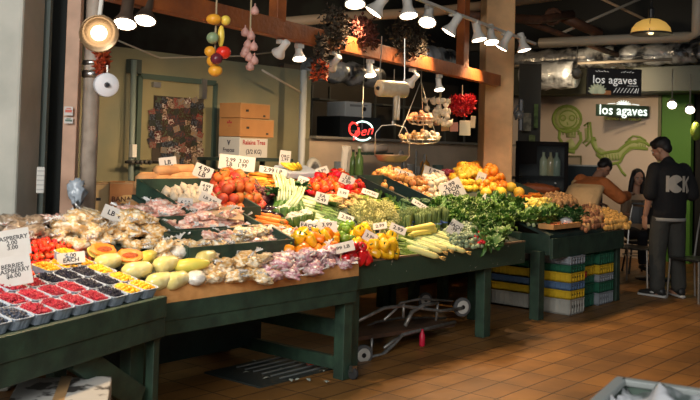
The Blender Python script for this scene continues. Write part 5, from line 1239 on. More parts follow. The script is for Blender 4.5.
L = bpy.data.lights.new('bulb', 'POINT'); L.energy = 26; L.color = LAMP_C; L.shadow_soft_size = .06; o = bpy.data.objects.new('bulb_light', L); COL.objects.link(o); o.parent = pl; o.location = (0, 0, -.08)
# things on the counter by the window
t = thing('counter', 'long back counter under the kitchen window', 'counter', (9.3, 6.35, 0))
MB().box((0, 0, 1.27), (3.3, .5, .04)).build('worktop', mat('counter_top', (.30, .27, .22), .4), t); MB().box((0, .05, .625), (3.2, .4, 1.25)).build('body', GREEND, t)
CT = 1.292
def on_ct(px_, y=6.3): p = aty(px_, 165, y); return V((p.x, y, CT))
t = thing('plate', 'round white plate standing upright at the back left of the counter', 'plate', on_ct(313, 6.3)+V((0, 0, .11)), (-.2, 0, 0)); t.location.x = max(t.location.x, 7.72)
t.location = aty(315, 168, 6.3)
MB().lathe([(.001, 0), (.09, 0), (.115, -.012), (.117, -.01), (.09, .006), (.001, .006)], 28, M=Euler((pi/2, 0, 0)).to_matrix()).build('dish', mat('plate_grey', (.42, .42, .38), .4), t, True)
MB().lathe([(.06, .007), (.064, .009), (.068, .007)], 28, M=Euler((pi/2, 0, 0)).to_matrix()).build('ring', mat('rib_grey', (.30, .30, .29), .5), t, True)
pz = t.location; o = MB().box((0, 0, 0), (.3, .3, .03)).build('plate_shelf', GREEND, None); o.location = (pz.x, pz.y+.05, pz.z-.135); tag(o, 'small dark shelf carrying the round plate', 'shelf')
def bottle(lab, p, r, h, m, cap, group=None):
    t = thing('bottle', lab, 'bottle', p, group=group)
    MB().lathe([(r*.9, 0), (r, .01), (r, h*.55), (r*.9, h*.63), (r*.35, h*.78), (r*.33, h*.93)], 14).build('glass', m, t, True); MB().lathe([(r*.38, h*.93), (r*.38, h), (r*.3, h+.003)], 10).build('cap', cap, t); return t
BG = mat('green_bottle', (.09, .17, .05), .15, coat=.5); BY = mat('amber_bottle', (.55, .25, .03), .2, coat=.5); CAPW = mat('cap_white', (.6, .6, .58), .5)
bottle('green bottle standing right of the white cards on the counter', on_ct(359), .05, .34, BG, CAPW, 'counter bottles')
bottle('darker green bottle beside the neon sign', on_ct(353, 6.4), .045, .30, BG, BLACKP, 'counter bottles')
bottle('squat orange jar on the counter behind the scale', on_ct(425), .06, .26, BY, mat('cap_gold', (.6, .4, .1), .4), 'counter bottles')
for k_, (x, z, r, m_, lab) in enumerate(((340, .16, .07, (.44, .45, .43), 'grey enamel jug left of the neon sign'), (408, .14, .09, (.30, .31, .30), 'grey pot behind the scale pan'), (438, .13, .075, (.14, .22, .19), 'dark teal pot at the right of the counter'), (420, .11, .06, (.52, .50, .46), 'pale metal bowl behind the onions'))):
    t = thing('pot', lab, 'pot', on_ct(x, 6.45)); MB().lathe([(r*.75, 0), (r, .03), (r*.95, z), (r, z+.006), (r*.9, z), (r*.7, .02)], 18).build('body', mat('pot_%s' % 'abcd'[k_], m_, .35), t, True)
    MB().tube([(r*.9, 0, z*.8), (r*1.5, 0, z*.85), (r*1.5, 0, z*.3), (r*.95, 0, z*.25)], .008, 6).build('handle', BLACKP, t, True)
t = thing('paper_bag', 'white folded paper standing before the neon sign', 'paper', on_ct(345, 6.15)); MB().sheet(lambda u, v: ((u-.5)*.16+.03*v, .02*sin(u*9), v*.34), 6, 4, .003).build('sheet_paper', mat('bag_white', (.46, .45, .42), .6), t, True)
K_car; 
for k_, (x, a_) in enumerate(((404, .6), (410, -.3), (416, .9), (421, .2), (398, -.7))):
    t = thing('kitchen_tool', 'grey metal utensil in the heap behind the scale pan', 'utensil', on_ct(x, 6.2)+V((0, 0, .07)), (0, a_-.9, .3*k_), 'counter utensils')
    MB().tube([(0, 0, -.06), (0, 0, .16)], .010, 6).build('handle', mat('rack_grey', (.12, .13, .12), .4, .5), t); MB().blob((0, 0, .20), (.05, .012, .06), 2).build('head', mat('rib_grey', (.30, .30, .29), .5), t, True)
o = MB().lathe([(.04, -.2), (.05, -.19), (.05, .19), (.04, .2)], 16, M=Euler((0, pi/2, 0)).to_matrix()).build('rolled_towel', mat('towel_grey', (.46, .42, .38), .8), None, True); o.location = aty(375, 148, 6.35); tag(o, 'pale rolled cloth lying on the ledge above the scale pan', 'cloth')
o = MB().box((0, 0, 0), (.5, .16, .03)).build('ledge_shelf', GREEND, None); pz = aty(375, 148, 6.35); o.location = (pz.x, pz.y, pz.z-.066); tag(o, 'small ledge under the pale rolled cloth', 'shelf')
# ================================================================== right-hand shop behind the far stall
t = thing('drinks_case', 'black-framed glass case with bottles behind the far stall', 'display case', atd(541, 196, 11.9)*1.0)
p = t.location; zt = p.z; t.location = (p.x, p.y, 0); fz = facing(p); t.rotation_euler = (0, 0, fz); k = 11.9/FPX
MB().box((0, .2, .45), (48*k, .4, .9)).build('base', mat('case_base', (.03, .028, .025), .5), t)
FR = mat('case_frame', (.012, .010, .009), .7, spec=.08); top = 1.6+(154-143)*k
m = MB()
for sx in (-1, 1): m.box((sx*24*k, 0, (top+.9)/2), (.05, .05, top-.9)); m.box((sx*24*k, .4, (top+.9)/2), (.04, .04, top-.9))
m.box((0, 0, top), (48*k+.05, .05, .05)).box((0, 0, .92), (48*k, .05, .05)).box((0, .2, top), (48*k, .4, .02)); m.build('frame', FR, t)
MB().box((0, .02, (top+.9)/2), (48*k, .006, top-.9)).build('glass_pane', mat('case_glass', (.10, .11, .11), .08), t)
MB().box((0, .4, (top+.9)/2), (48*k, .02, top-.9)).build('back_panel', mat('case_back', (.022, .026, .024), .6), t)
for sx in (-1, 1): MB().box((sx*24*k, .2, (top+.9)/2), (.02, .38, top-.94)).build('side_panel', FR, t)
MB().box((0, .2, 1.30), (46*k, .3, .015)).build('inner_shelf', FR, t)
MB().box((-14*k, -.03, top-.14), (18*k, .01, .26)).build('price_board', FR, t)
w1 = V((cos(fz), sin(fz), 0))
for k_, (x, m_) in enumerate(((-2, (.35, .12, .08)), (5, (.60, .66, .42)), (12, (.50, .46, .25)), (-10, (.50, .20, .06)), (18, (.30, .40, .30)))):
    bottle('bottle inside the glass case, %s from the left' % ['second', 'fourth', 'fifth', 'first', 'sixth'][k_], V((p.x, p.y, 1.308 if x > 0 else .9))+w1*(x*k)+CF*.2, .055, .34, mat('cb_%s' % 'abcde'[k_], m_, .2, coat=.4), BLACKP, 'bottles in the glass case')
o = MB().blob((0, 0, 0), (.30, .09, .07), 3, .2, 6, 4).build('sausage_garland', mat('orange_goods', (.42, .10, .025), .5, bump=(30, .8)), None, True); o.location = atd(536, 189, 11.6); o.rotation_euler = (0, 0, fz); tag(o, 'low orange pile of goods in front of the glass case', 'goods')
q = atd(536, 196, 11.6); o = MB().box((0, 0, 0), (.7, .3, q.z)).build('counter_block', mat('case_base', (.03, .028, .025), .5), None); o.location = (q.x, q.y, q.z/2-.02); o.rotation_euler = (0, 0, fz); tag(o, 'black counter below the glass case front', 'counter')
bottle('small dark bottle with white cap right of the glass case', V((q.x, q.y, q.z-.02))+w1*.24, .03, .2, mat('dark_glass', (.02, .02, .02), .15), CAPW)
t = thing('counter_window', 'pass-through counter screen with pale frame behind the bending person', 'screen', atd(580, 180, 12.6)); t.rotation_euler = (0, 0, facing(t.location)); k = 12.6/FPX
zc = t.location.z
MB().box((0, 0, .02), (44*k, .03, 26*k)).build('panel', mat('screen_blue', (.035, .045, .048), .6, spec=.1), t); MB().box((0, -.01, 14.5*k), (46*k, .05, 1.4*k)).box((-22*k, -.01, 0), (1.2*k, .05, 29*k)).build('frame', mat('screen_frame', (.28, .28, .24), .4), t)
MB().box((0, .1, (-zc-13*k)/2), (44*k, .2, zc-13*k)).build('base', mat('case_base', (.03, .028, .025), .5), t)
t = thing('menu_frame', 'small empty wooden frame on the mural wall below the skull', 'frame', atx(573, 163, 13.86), (0, 0, -pi/2)); k = 14.5/FPX
MB().box((0, 0, 7*k), (18*k, .03, 1.6*k)).box((0, 0, -7*k), (18*k, .03, 1.2*k)).box((-8.6*k, 0, 0), (1.2*k, .03, 14*k)).box((8.6*k, 0, 0), (1.2*k, .03, 14*k)).build('frame', mat('frame_olive', (.13, .13, .06), .5), t); MB().box((0, .01, 0), (17*k, .01, 13*k)).build('panel', mat('frame_panel', (.36, .30, .22), .6), t)
# wall speaker-like lantern on the column's right, posters
t = thing('wall_phone', 'black wall telephone on the right side of the column', 'telephone', atd(521, 115, 10.9)); t.rotation_euler = (0, 0, facing(t.location)); MB().box((0, 0, 0), (.06, .08, .40)).build('case', BLACKP, t, bevel=.015)
MB().lathe([(.05, -.01), (.055, 0), (.05, .01)], 14, (-.02, -.05, .0), Euler((pi/2, 0, 0)).to_matrix()).tube([(-.06, -.05, -.06), (-.08, -.07, .02), (-.04, -.06, .12)], .014, 6).build('handset', mat('phone_grey', (.10, .10, .10), .3), t, True)
for k_, (x, y, w, h, m_, lab) in enumerate(((527, 122, 8, 18, (.42, .38, .26), 'tall cream poster between the column and the mural'), (532, 140, 6, 10, (.25, .30, .08), 'small green poster below the cream one'), (536, 116, 4, 24, (.16, .26, .05), 'narrow green strip poster left of the mural'))):
    c = atd(x, y, 12.8); k = 12.8/FPX; o = MB().box((0, 0, 0), (w*k, .012, h*k)).build('poster', mat('poster_%s' % 'abc'[k_], m_, .6, mix=(9, tuple(v*.4 for v in m_), .45, .6)), None); o.location = c; o.rotation_euler = (0, 0, facing(c)); tag(o, lab, 'poster', 'posters')
c = atd(530, 140, 12.9); k = 12.9/FPX; o = MB().box((0, 0, 0), (22*k, .1, 2.9)).build('partition_panel', mat('partition_dark', (.05, .045, .03), .6), None); o.location = (c.x, c.y, 1.45)+CF*.12 if False else (c.x+CF.x*.08, c.y+CF.y*.08, 1.45); o.rotation_euler = (0, 0, facing(c)); struct(o); o.name = 'wall_partition'
for k_, (x, y) in enumerate(((672, 105), (690, 110))):
    c = atd(x, y, 12.5); t = thing('ceiling_spot', 'small glowing spot lamp near the green wall, %s of two' % ['left', 'right'][k_], 'lamp', c, group='spots by the green wall')
    MB().lathe([(.02, .12), (.055, .08), (.07, .0), (.062, .0)], 16, M=(EYEP-c+V((0, 0, -9))).normalized().to_track_quat('-Z', 'Y').to_matrix()).tube([(0, 0, .1), (0, 0, .5)], .008, 6).build('housing', mat('lh2', (.25, .24, .20), .4), t, True); MB().lathe([(.001, .002), (.060, .002), (.060, -.004), (.001, -.016)], 16, M=(EYEP-c+V((0, 0, -9))).normalized().to_track_quat('-Z', 'Y').to_matrix()).build('lens', LENS, t, True)
    L = bpy.data.lights.new('spot', 'SPOT'); L.energy = 14; L.color = LAMP_C; L.spot_size = R(120); L.shadow_soft_size = .05; o = bpy.data.objects.new('spot_light', L); COL.objects.link(o); o.parent = t; o.location = (0, 0, -.05); o.rotation_euler = (0, R(-35) if True else 0, 0)
for k_, (x, y, D, pw) in enumerate(((577, 74, 12.4, 30),)):
    c = atd(x, y, D); t = thing('ceiling_spot', 'oval glowing spot lamp left of the black sign', 'lamp', c, group=None)
    d = (atx(610, 125, 13.9)-c).normalized(); M = d.to_track_quat('-Z', 'Y').to_matrix()
    MB().lathe([(.02, .14), (.055, .10), (.075, .0), (.066, .0)], 16, M=M).tube([(0, 0, .08), (0, 0, .4)], .008, 6).build('housing', mat('lh2', (.25, .24, .20), .4), t, True); MB().lathe([(.001, .006), (.064, .004), (.064, -.002), (.001, -.006)], 16, M=M).build('lens', LENS, t, True)
    L = bpy.data.lights.new('spot', 'SPOT'); L.energy = pw*2.2; L.color = (1, .74, .46); L.spot_size = R(130); L.spot_blend = .8; L.shadow_soft_size = .06; o = bpy.data.objects.new('spot_light', L); COL.objects.link(o); o.parent = t; o.location = M @ V((0, 0, -.05)); o.rotation_euler = M.to_euler()
# hanging items at the far right edge
o = MB().blob((0, 0, 0), (.09, .07, .13), 3, .2, 3, 5).build('hanging_ornament', mat('lime_ornament', (.20, .30, .04), .4), None, True); o.location = atd(696, 131, 12.5); tag(o, 'lime green ornament hanging at the right edge', 'ornament')
# ================================================================== under the stalls
def crate(lab, c, w, d, h, m, rz=0, group='plastic crates under the far stall'):
    t = thing('plastic_crate', lab, 'crate', c, (0, 0, rz), group); b = MB(); th = .012
    b.box((0, 0, .008), (w, d, .016))
    for sx in (-1, 1): b.box((sx*(w-th)/2, 0, h/2), (th, d, h))
    for sy in (-1, 1): b.box((0, sy*(d-th)/2, h/2), (w, th, h))
    b.build('shell', m, t)
    r = MB(); n = max(3, int(w/.055))
    for i in range(n+1):
        for sy in (-1, 1): r.box((-w/2+w*i/n, sy*(d/2+.002), h*.5), (.008, .010, h*.8))
    n2 = max(3, int(d/.055))
    for i in range(n2+1):
        for sx in (-1, 1): r.box((sx*(w/2+.002), -d/2+d*i/n2, h*.5), (.010, .008, h*.8))
    r.build('ribs', m, t)
    q = MB()
    for sy in (-1, 1): q.box((0, sy*(d/2+.004), h-.006), (w+.012, .012, .012))
    for sx in (-1, 1): q.box((sx*(w/2+.004), 0, h-.006), (.012, d+.012, .012))
    q.build('rim', m, t)
    s = MB()
    for i in range(-2, 3): s.box((i*w*.17, -d/2-.004, h*.55), (.012, .004, h*.18))
    s.build('slots', BLACKP, t); return t
cm = {'grey': (.30, .33, .36), 'green': (.018, .13, .07), 'yellow': (.66, .44, .02), 'blue': (.10, .18, .32), 'white': (.42, .41, .36), 'teal': (.03, .16, .10), 'red': (.60, .03, .02)}
cmm = {k_: mat('crate_'+k_, v_, .45, grime=(7, tuple(.6*x for x in v_), .5)) for k_, v_ in cm.items()}
lay = ['white', 'yellow', 'blue', 'yellow', 'green', 'grey']; hh = [.155, .085, .075, .095, .075, .085]
zf = 0
for i, (q, h) in enumerate(zip(lay, hh)):
    pos_ = 'bottom' if i == 0 else 'top' if i == 5 else nm[i]+' from the bottom'
    for j, (yy, wh) in enumerate(((4.24, 'front'), (4.72, 'rear'))):
        crate('%s plastic crate, %s of the %s stack beside the stall leg' % (q, pos_, wh), (8.53+.02*j, yy, zf+.002), .30, .44, h, cmm[q], R(.8*((i*3+j) % 3-1)))
    zf += h+.003
zf = 0
for i, (q, h) in enumerate((('grey', .13), ('teal', .11), ('grey', .08), ('yellow', .10), ('green', .12), ('green', .08))):
    for j, (xx, wh) in enumerate(((8.98, 'third'), (9.36, 'right-hand'))):
        qq = {'grey': 'teal' if j == 0 else 'grey', 'teal': 'green'}.get(q, q)
        crate('%s plastic crate, %s of the %s stack' % (qq, 'bottom' if i == 0 else nm[i]+' from the bottom', wh), (xx, 4.34-.05*j, zf+.002), .34, .42, h, cmm[qq], R(1*((i*3) % 3-1)))
    zf += h+.003
o = MB().blob((0, 0, 0), (.09, .05, .05), 2, .3, 4, 2).build('red_cloth', cmm['red'], None, True); o.location = atd(597, 274, 8.95); o.location = V((8.80, 4.10, .36)); tag(o, 'red rag stuffed between the crate stacks', 'cloth')
# hand truck lying folded under stall three
TUB = GALV
t = thing('hand_truck', 'folded grey tubular hand truck lying under the stall', 'cart', (0, 0, 0))
Y1, Y2 = 4.30, 4.62
def uw(px_, py_, Y): return aty(px_, py_, Y)
def tb(pts, r=.014): return MB().tube(pts, r, 8)
for Yk in (Y1, Y2):
    dx = (Yk-Y1)*.1
    tb([uw(358, 321, Yk), uw(384, 308, Yk), uw(402, 306, Yk), uw(440, 311, Yk), uw(462, 308, Yk)]).build('frame_tube', TUB, t, True)
    tb([uw(366, 358, Yk), uw(382, 355, Yk), uw(393, 345, Yk), uw(402, 335, Yk), uw(455, 322, Yk)], .016).build('frame_tube', TUB, t, True)
tb([uw(405, 326, Y1), uw(412, 312, Y1), uw(424, 305, Y1), uw(436, 303, Y1)], .017).build('handle', TUB, t, True)
tb([uw(360, 330, Y2), uw(376, 322, Y2), uw(398, 318, Y2), uw(446, 318, Y2)], .011).build('frame_tube', TUB, t, True)
tb([uw(384, 320, Y1), uw(396, 309, Y1), uw(400, 303, Y1), uw(420, 299, Y1), uw(452, 301, Y1)], .010).build('frame_tube', TUB, t, True)
tb([uw(384, 348, Y1), uw(393, 341, Y1), uw(400, 337, Y1)], .012).build('strut', TUB, t, True)
tb([uw(371, 357, Y1), uw(372, 338, Y1)], .011).build('strut', TUB, t, True); tb([uw(436, 321, Y1), uw(438, 302, Y1)], .011).build('strut', TUB, t, True); tb([uw(403, 318, Y1), uw(404, 303, Y1)], .011).build('strut', TUB, t, True)
for a_, b_ in (((358, 337), (455, 323)),): 
    A_, B_ = uw(*a_, Y1), uw(*b_, Y1); MB().add([A_, B_, B_+V((0, .34, 0)), A_+V((0, .34, 0)), A_+V((0, 0, -.03)), B_+V((0, 0, -.03)), B_+V((0, .34, -.03)), A_+V((0, .34, -.03))], [(0, 1, 2, 3), (7, 6, 5, 4), (0, 4, 5, 1), (1, 5, 6, 2), (2, 6, 7, 3), (3, 7, 4, 0)]).build('bed_plate', mat('rusty_plate', (.12, .055, .028), .6, mix=(10, (.05, .03, .02), .3, .7)), t)
def wheel(c, r, w=.035, axis=None):
    M = (axis or V((.35, -1, 0))).normalized().to_track_quat('Z', 'Y').to_matrix()
    MB().lathe([(r*.70, -w/2), (r*.92, -w/2), (r, -w*.25), (r, w*.25), (r*.92, w/2), (r*.70, w/2)], 24, c, M).build('tyre', mat('grey_tyre', (.10, .10, .10), .8), t, True)
    MB().lathe([(.001, -w*.4), (r*.66, -w*.45), (r*.70, w*.53), (r*.62, w*.60), (r*.30, w*.56), (.001, w*.56)], 20, c, M).build('hub', mat('hub_white', (.55, .53, .48), .5), t, True)
    MB().lathe([(.001, w*.55), (r*.24, w*.57), (r*.2, w*.75), (.001, w*.8)], 10, c, M).build('axle_nut', BLACKP, t)
wheel(uw(363, 355, Y1-.03), .078, axis=V((-.5, -1, 0))); wheel(uw(462, 307, Y1+.02), .085, axis=V((-.5, -1, 0)))
wheel(uw(425, 300, Y2+.1), .07, axis=V((-.5, -1, 0)))
o = MB().lathe([(.02, 0), (.024, .01), (.024, .09), (.010, .12), (.010, .14)], 14).build('red_bottle', mat('red_plastic', (.50, .01, .04), .35), None, True); q = atz(422, 347, 0); q = V((aty(422, 347, 4.25).x, 4.25, aty(422, 347, 4.25).z)); o.location = (q.x, q.y, max(.0, q.z)); tag(o, 'small red bottle standing by the hand truck', 'bottle')
for k, (dx, dy, q) in enumerate(((-.03, 0, 1.15), (.05, -.04, .95))):
    w_ = atz(313, 366, 0); K_tom.put((w_.x+dx, w_.y+dy, .032*q), (.5, .3, k), q, 'bright red tomato fallen on the floor by the caster, %s of two' % ('larger' if k == 0 else 'smaller'), 'fallen tomatoes')
# metal mat of bars on the floor under stall two
t = thing('floor_grate', 'worn metal floor grate lying under the bagged goods stall', 'grate', atz(292, 372, 0)+V((0, .12, 0)))
MB().box((0, 0, .006), (.95, .55, .012)).build('plate', mat('grate_dark', (.045, .055, .05), .5, .3), t)
for i in range(6): MB().box((0.1, -.22+.085*i, .0155), (.66, .012, .008)).build('bar', mat('grate_bar', (.26, .28, .27), .4, .4), t)
K_leaf = Kind(lambda: mk('fallen_leaf', 'leaf', [('leaf', MB().sheet(lambda u, v: ((u-.5)*.05, (v-.5)*.03*sin(pi*u), .006*sin(u*4)), 5, 3, .001), mat('pale_scrap', (.35, .38, .32), .6), True)]))
rr = random.Random(3)
for i in range(16):
    q = atz(rr.uniform(215, 345), rr.uniform(360, 382), .022); K_leaf.put(q, (0, 0, rr.uniform(0, 6)), rr.uniform(.5, 1.1), 'pale leaf scrap on the floor under the stalls', 'leaf scraps')
# printed carton lying under the berry stall
p = atd(52, 396, 3.75); t = thing('printed_carton', 'white and black printed carton lying under the berry stall', 'box', V((p.x, p.y, p.z-.12)), (0, 0, R(52)))
t.location = (atd(60, 400, 4.0).x, atd(60, 400, 4.0).y, 0); hz = atd(60, 398, 4.0).z+.015
MB().box((0, 0, hz/2), (.62, .42, hz)).build('carton', mat('carton_print', (.42, .42, .40), .5, mix=(6, (.03, .03, .03), .50, .54)), t, bevel=.006)
MB().box((0, 0, hz+.001), (.64, .05, .002)).build('tape', mat('tape_tan', (.36, .22, .10), .4), t)
# blurred crate in the right foreground with crumpled plastic inside
fc = atd(621, 381, 2.7); fz = facing(fc, -.22); p = fc+V((cos(fz), sin(fz), 0))*.26+V((sin(fz), -cos(fz), 0))*.36
t = thing('foreground_crate', 'out-of-focus grey-green bin of crumpled white plastic at the bottom right corner', 'crate', (p.x, p.y, 0), (0, 0, fz)); h = fc.z
c1 = mat('bin_green', (.10, .15, .12), .5); w, d = .52, .36
MB().box((0, d/2, .01), (w, d, .02)).box((-w/2, d/2, h/2), (.018, d, h)).box((w/2, d/2, h/2), (.018, d, h)).box((0, 0, h/2), (w, .018, h)).box((0, d, h/2), (w, .018, h)).build('bin_wall', c1, t, bevel=.004)
MB().box((-w/2, d/2, h), (.035, d+.03, .02)).box((w/2, d/2, h), (.035, d+.03, .02)).box((0, 0, h), (w, .035, .02)).box((0, d, h), (w, .035, .02)).build('rim', mat('bin_rim', (.34, .37, .36), .5), t, bevel=.005)
o = MB().sheet(lambda u, v: ((u-.5)*w*.92, d*(.04+.92*v), h-.012+.05*noise.noise(V((u*6, v*6, 1)))+.03*noise.noise(V((u*15, v*15, 4)))), 26, 20, .004).build('crumpled_plastic', mat('white_plastic', (.72, .74, .78), .3, mix=(5, (.12, .15, .14), .5, .62), coat=.5), None, True)
o.location = t.location; o.rotation_euler = (0, 0, fz); tag(o, 'crumpled white plastic filling the blurred bin', 'plastic')
# ================================================================== people
SKIN = mat('skin_warm', (.46, .24, .15), .5, sss=.1); SKIN2 = mat('skin_tan', (.36, .18, .11), .5, sss=.1); HAIR = mat('black_hair', (.010, .008, .008), .45, bump=(90, .5))
def fuse(m, name, material, parent, vox=.010, it=3):
    o = m.build(name, material, parent, True); r = o.modifiers.new('fuse', 'REMESH'); r.mode = 'VOXEL'; r.voxel_size = vox; r.use_smooth_shade = True
    s = o.modifiers.new('soften', 'SMOOTH'); s.factor = .5; s.iterations = it; return o
def limb(m, pts, rs, n=12):
    m.tube(pts, rs, n)
    for p, r in zip(pts, rs): m.blob(p, (r, r, r), 2)
def head_mb(m, c, yaw, pitch, s=1.0):
    M = Euler((pitch, 0, yaw)).to_matrix(); f = lambda p: V(c)+M @ (V(p)*s)
    m.blob(f((0, -.008, .035)), (.074*s, .092*s, .088*s), 3, M=M)             # skull
    m.blob(f((0, .030, -.040)), (.052*s, .058*s, .062*s), 3, M=M)             # jaw
    m.blob(f((0, .072, -.078)), (.022*s, .020*s, .018*s), 2, M=M)             # chin
    m.blob(f((0, .094, -.012)), (.012*s, .020*s, .024*s), 2, M=M)             # nose
    m.blob(f((0, .082, -.050)), (.024*s, .012*s, .010*s), 2, M=M)             # lips
    m.blob(f((0, .070, .022)), (.052*s, .022*s, .014*s), 2, M=M)              # brow
    for sx in (-1, 1): m.blob(f((sx*.076, -.004, -.008)), (.010*s, .018*s, .030*s), 2, M=M); m.blob(f((sx*.038, .062, -.022)), (.02*s, .02*s, .02*s), 2, M=M)
    return f, M
def face_parts(body, f, M, s=1.0, lip=(.30, .09, .07)):
    for sx in (-1, 1):
        MB().blob(f((sx*.030, .078, .004)), (.013*s, .008*s, .008*s), 2, M=M).build('eye', mat('eye_white', (.55, .52, .48), .3), body, True)
        MB().blob(f((sx*.030, .085, .004)), (.006*s, .004*s, .007*s), 2, M=M).build('pupil', BLACKP, body, True)
        MB().blob(f((sx*.030, .086, .026)), (.020*s, .006*s, .004*s), 2, M=M).build('eyebrow', HAIR, body, True)
    MB().blob(f((0, .092, -.050)), (.020*s, .006*s, .006*s), 2, M=M).build('lips', mat('lip', lip, .4), body, True)
def hand(m, wrist, d, palm_n, side=1, s=1.0, curl=.35):
    """palm, four unequal bent fingers and a thumb; d = direction of the fingers, palm_n = palm normal"""
    d = V(d).normalized(); n = V(palm_n); n = (n-d*n.dot(d)).normalized(); w = d.cross(n)*side
    W_ = V(wrist); pc = W_+d*.05*s
    M = Matrix((w, d, n)).transposed(); m.blob(pc, (.040*s, .052*s, .016*s), 2, M=M); m.blob(W_, (.028*s, .026*s, .022*s), 2, M=M)
    for i, (o, L) in enumerate(((-.030, .066), (-.010, .078), (.010, .073), (.029, .058))):
        a = pc+w*o*s+d*.040*s; L *= s; d1_ = (d+n*curl*.5).normalized(); d2_ = (d+n*curl*1.6).normalized(); d3_ = (d+n*curl*2.8).normalized()
        b = a+d1_*L*.45; c = b+d2_*L*.3; e = c+d3_*L*.25; limb(m, [a-d*.02*s, a, b, c, e], [.010*s, .0095*s, .009*s, .008*s, .007*s], 8)
    a = W_+d*.022*s-w*.030*s; b = a+(d*.5-w*.7+n*.35).normalized()*.034*s; c = b+(d*.9-w*.25+n*.4).normalized()*.028*s; limb(m, [W_+d*.015*s, a, b, c], [.014*s, .013*s, .011*s, .008*s], 8)
def E_(a): return (cos(a), sin(a), 0)
def torso(m, rings):                                 # (x, y, z, rx, ry)
    m.loft([((x, y, z), rx, ry, (1, 0, 0), (0, 1, 0)) for x, y, z, rx, ry in rings], 20)
# ---- standing man, seen from behind
p = atz(667, 297, 0)
yawm = TH-pi/2+R(14)
man = thing('person', 'man in black printed T-shirt and dark trousers standing with his back turned', 'person', (p.x, p.y, 0), (0, 0, yawm)); man.scale = (1.10, 1.08, 1.075)
b = MB(); hf, hM = head_mb(b, (-.03, .10, 1.575), R(38), R(-26), 1.04)
limb(b, [(0, .0, 1.38), (-.01, .035, 1.46), (-.025, .07, 1.53)], [.062, .056, .054])
torso(b, [(0, 0, .86, .14, .10), (0, -.01, 1.0, .145, .10), (0, -.02, 1.15, .15, .105), (0, -.02, 1.30, .17, .11), (0, 0, 1.40, .12, .075)])
limb(b, [(-.175, -.01, 1.375), (-.235, -.03, 1.12), (-.235, .05, .885)], [.055, .042, .029]); hand(b, (-.235, .055, .87), (-.02, .12, -1), (1, .2, 0), 1, 1.0, .3)
limb(b, [(.175, -.01, 1.375), (.25, -.05, 1.12), (.12, .16, 1.05)], [.055, .042, .029]); hand(b, (.10, .19, 1.05), (-1, .4, .1), (0, -.3, -1), -1, 1.0, .4)
for sx in (-1, 1): limb(b, [(sx*.085, 0, .90), (sx*.11, .02, .48), (sx*.125, -.02, .09)], [.085, .058, .040]); b.blob((sx*.125, .05, .045), (.042, .11, .036), 2)
body = fuse(b, 'body', SKIN, man); face_parts(body, hf, hM, 1.04)
h = MB(); f = hf
h.blob(f((0, -.020, .052)), (.088, .104, .088), 3, .07, 6, 3, hM); h.blob(f((0, .040, .088)), (.072, .046, .036), 3, .15, 6, 4, hM); h.blob(f((0, -.062, -.005)), (.070, .050, .062), 3, .08, 6, 5, hM)
fuse(h, 'hair', HAIR, man, .009, 2)
TSH = mat('black_tshirt', (.006, .006, .007), .85, bump=(9, .6)); s = MB()
torso(s, [(0, -.0, .84, .185, .135), (0, -.01, .90, .19, .138), (0, -.02, 1.05, .185, .135), (0, -.03, 1.22, .20, .14), (0, -.025, 1.34, .205, .13), (0, -.01, 1.405, .165, .10), (0, .01, 1.44, .085, .075)])
limb(s, [(-.165, -.01, 1.36), (-.225, -.03, 1.18), (-.238, -.035, 1.10)], [.085, .078, .076]); limb(s, [(.165, -.01, 1.36), (.235, -.04, 1.18), (.245, -.05, 1.10)], [.085, .078, .076])
limb(s, [(0, .0, 1.42), (-.005, .02, 1.45)], [.072, .066]); fuse(s, 'tshirt', TSH, man, .012)
MB().lathe([(.182, .815), (.188, .82), (.186, .85), (.178, .85)], 26, (0, -.01, 0), Matrix.Diagonal((1, .73, 1))).build('undershirt_hem', mat('hem_white', (.32, .31, .28), .8), man, True)
g = MB()                                              # blocky white print across the back: lies on the curved shirt
def bk(x, z):
    rx = .196 if z < 1.3 else .20; ry = .139; y = -.03-ry*math.sqrt(max(0, 1-(x/rx)**2)) - .004; return V((x, y, z))
def patch(x0, x1, z0, z1, n=6):
    for i in range(n):
        a, c_ = x0+(x1-x0)*i/n, x0+(x1-x0)*(i+1)/n; g.add([bk(a, z0), bk(c_, z0), bk(c_, z1), bk(a, z1)], [(0, 1, 2, 3)])
patch(-.125, -.095, 1.13, 1.30)
for i in range(14):
    a0_, a1_ = .5+5.2*i/14, .5+5.2*(i+1)/14; q = lambda a, r: bk(-.025+r*.085*cos(a), 1.215+r*.095*sin(a)); g.add([q(a0_, .0), q(a1_, .0), q(a1_, 1), q(a0_, 1)], [(0, 1, 2, 3)])
patch(.055, .085, 1.13, 1.30); g.add([bk(.085, 1.21), bk(.085, 1.23), bk(.15, 1.30), bk(.155, 1.27)], [(0, 3, 2, 1)]).add([bk(.09, 1.22), bk(.11, 1.235), bk(.165, 1.14), bk(.135, 1.13)], [(0, 1, 2, 3)])
patch(.115, .135, 1.12, 1.16, 2)
o = g.build('back_print', mat('print_offwhite', (.46, .41, .34), .8), man); sdf = o.modifiers.new('thick', 'SOLIDIFY'); sdf.thickness = .006; sdf.offset = 0
TR = mat('charcoal_trousers', (.042, .042, .036), .85, bump=(6, 2.0)); s = MB()
torso(s, [(0, 0, .80, .175, .125), (0, 0, .90, .172, .125), (0, 0, .95, .165, .12)])
for sx in (-1, 1): limb(s, [(sx*.088, 0, .84), (sx*.105, .01, .62), (sx*.115, .012, .44), (sx*.125, -.01, .20), (sx*.128, -.01, .12)], [.105, .098, .088, .080, .082])
fuse(s, 'trousers', TR, man, .012)
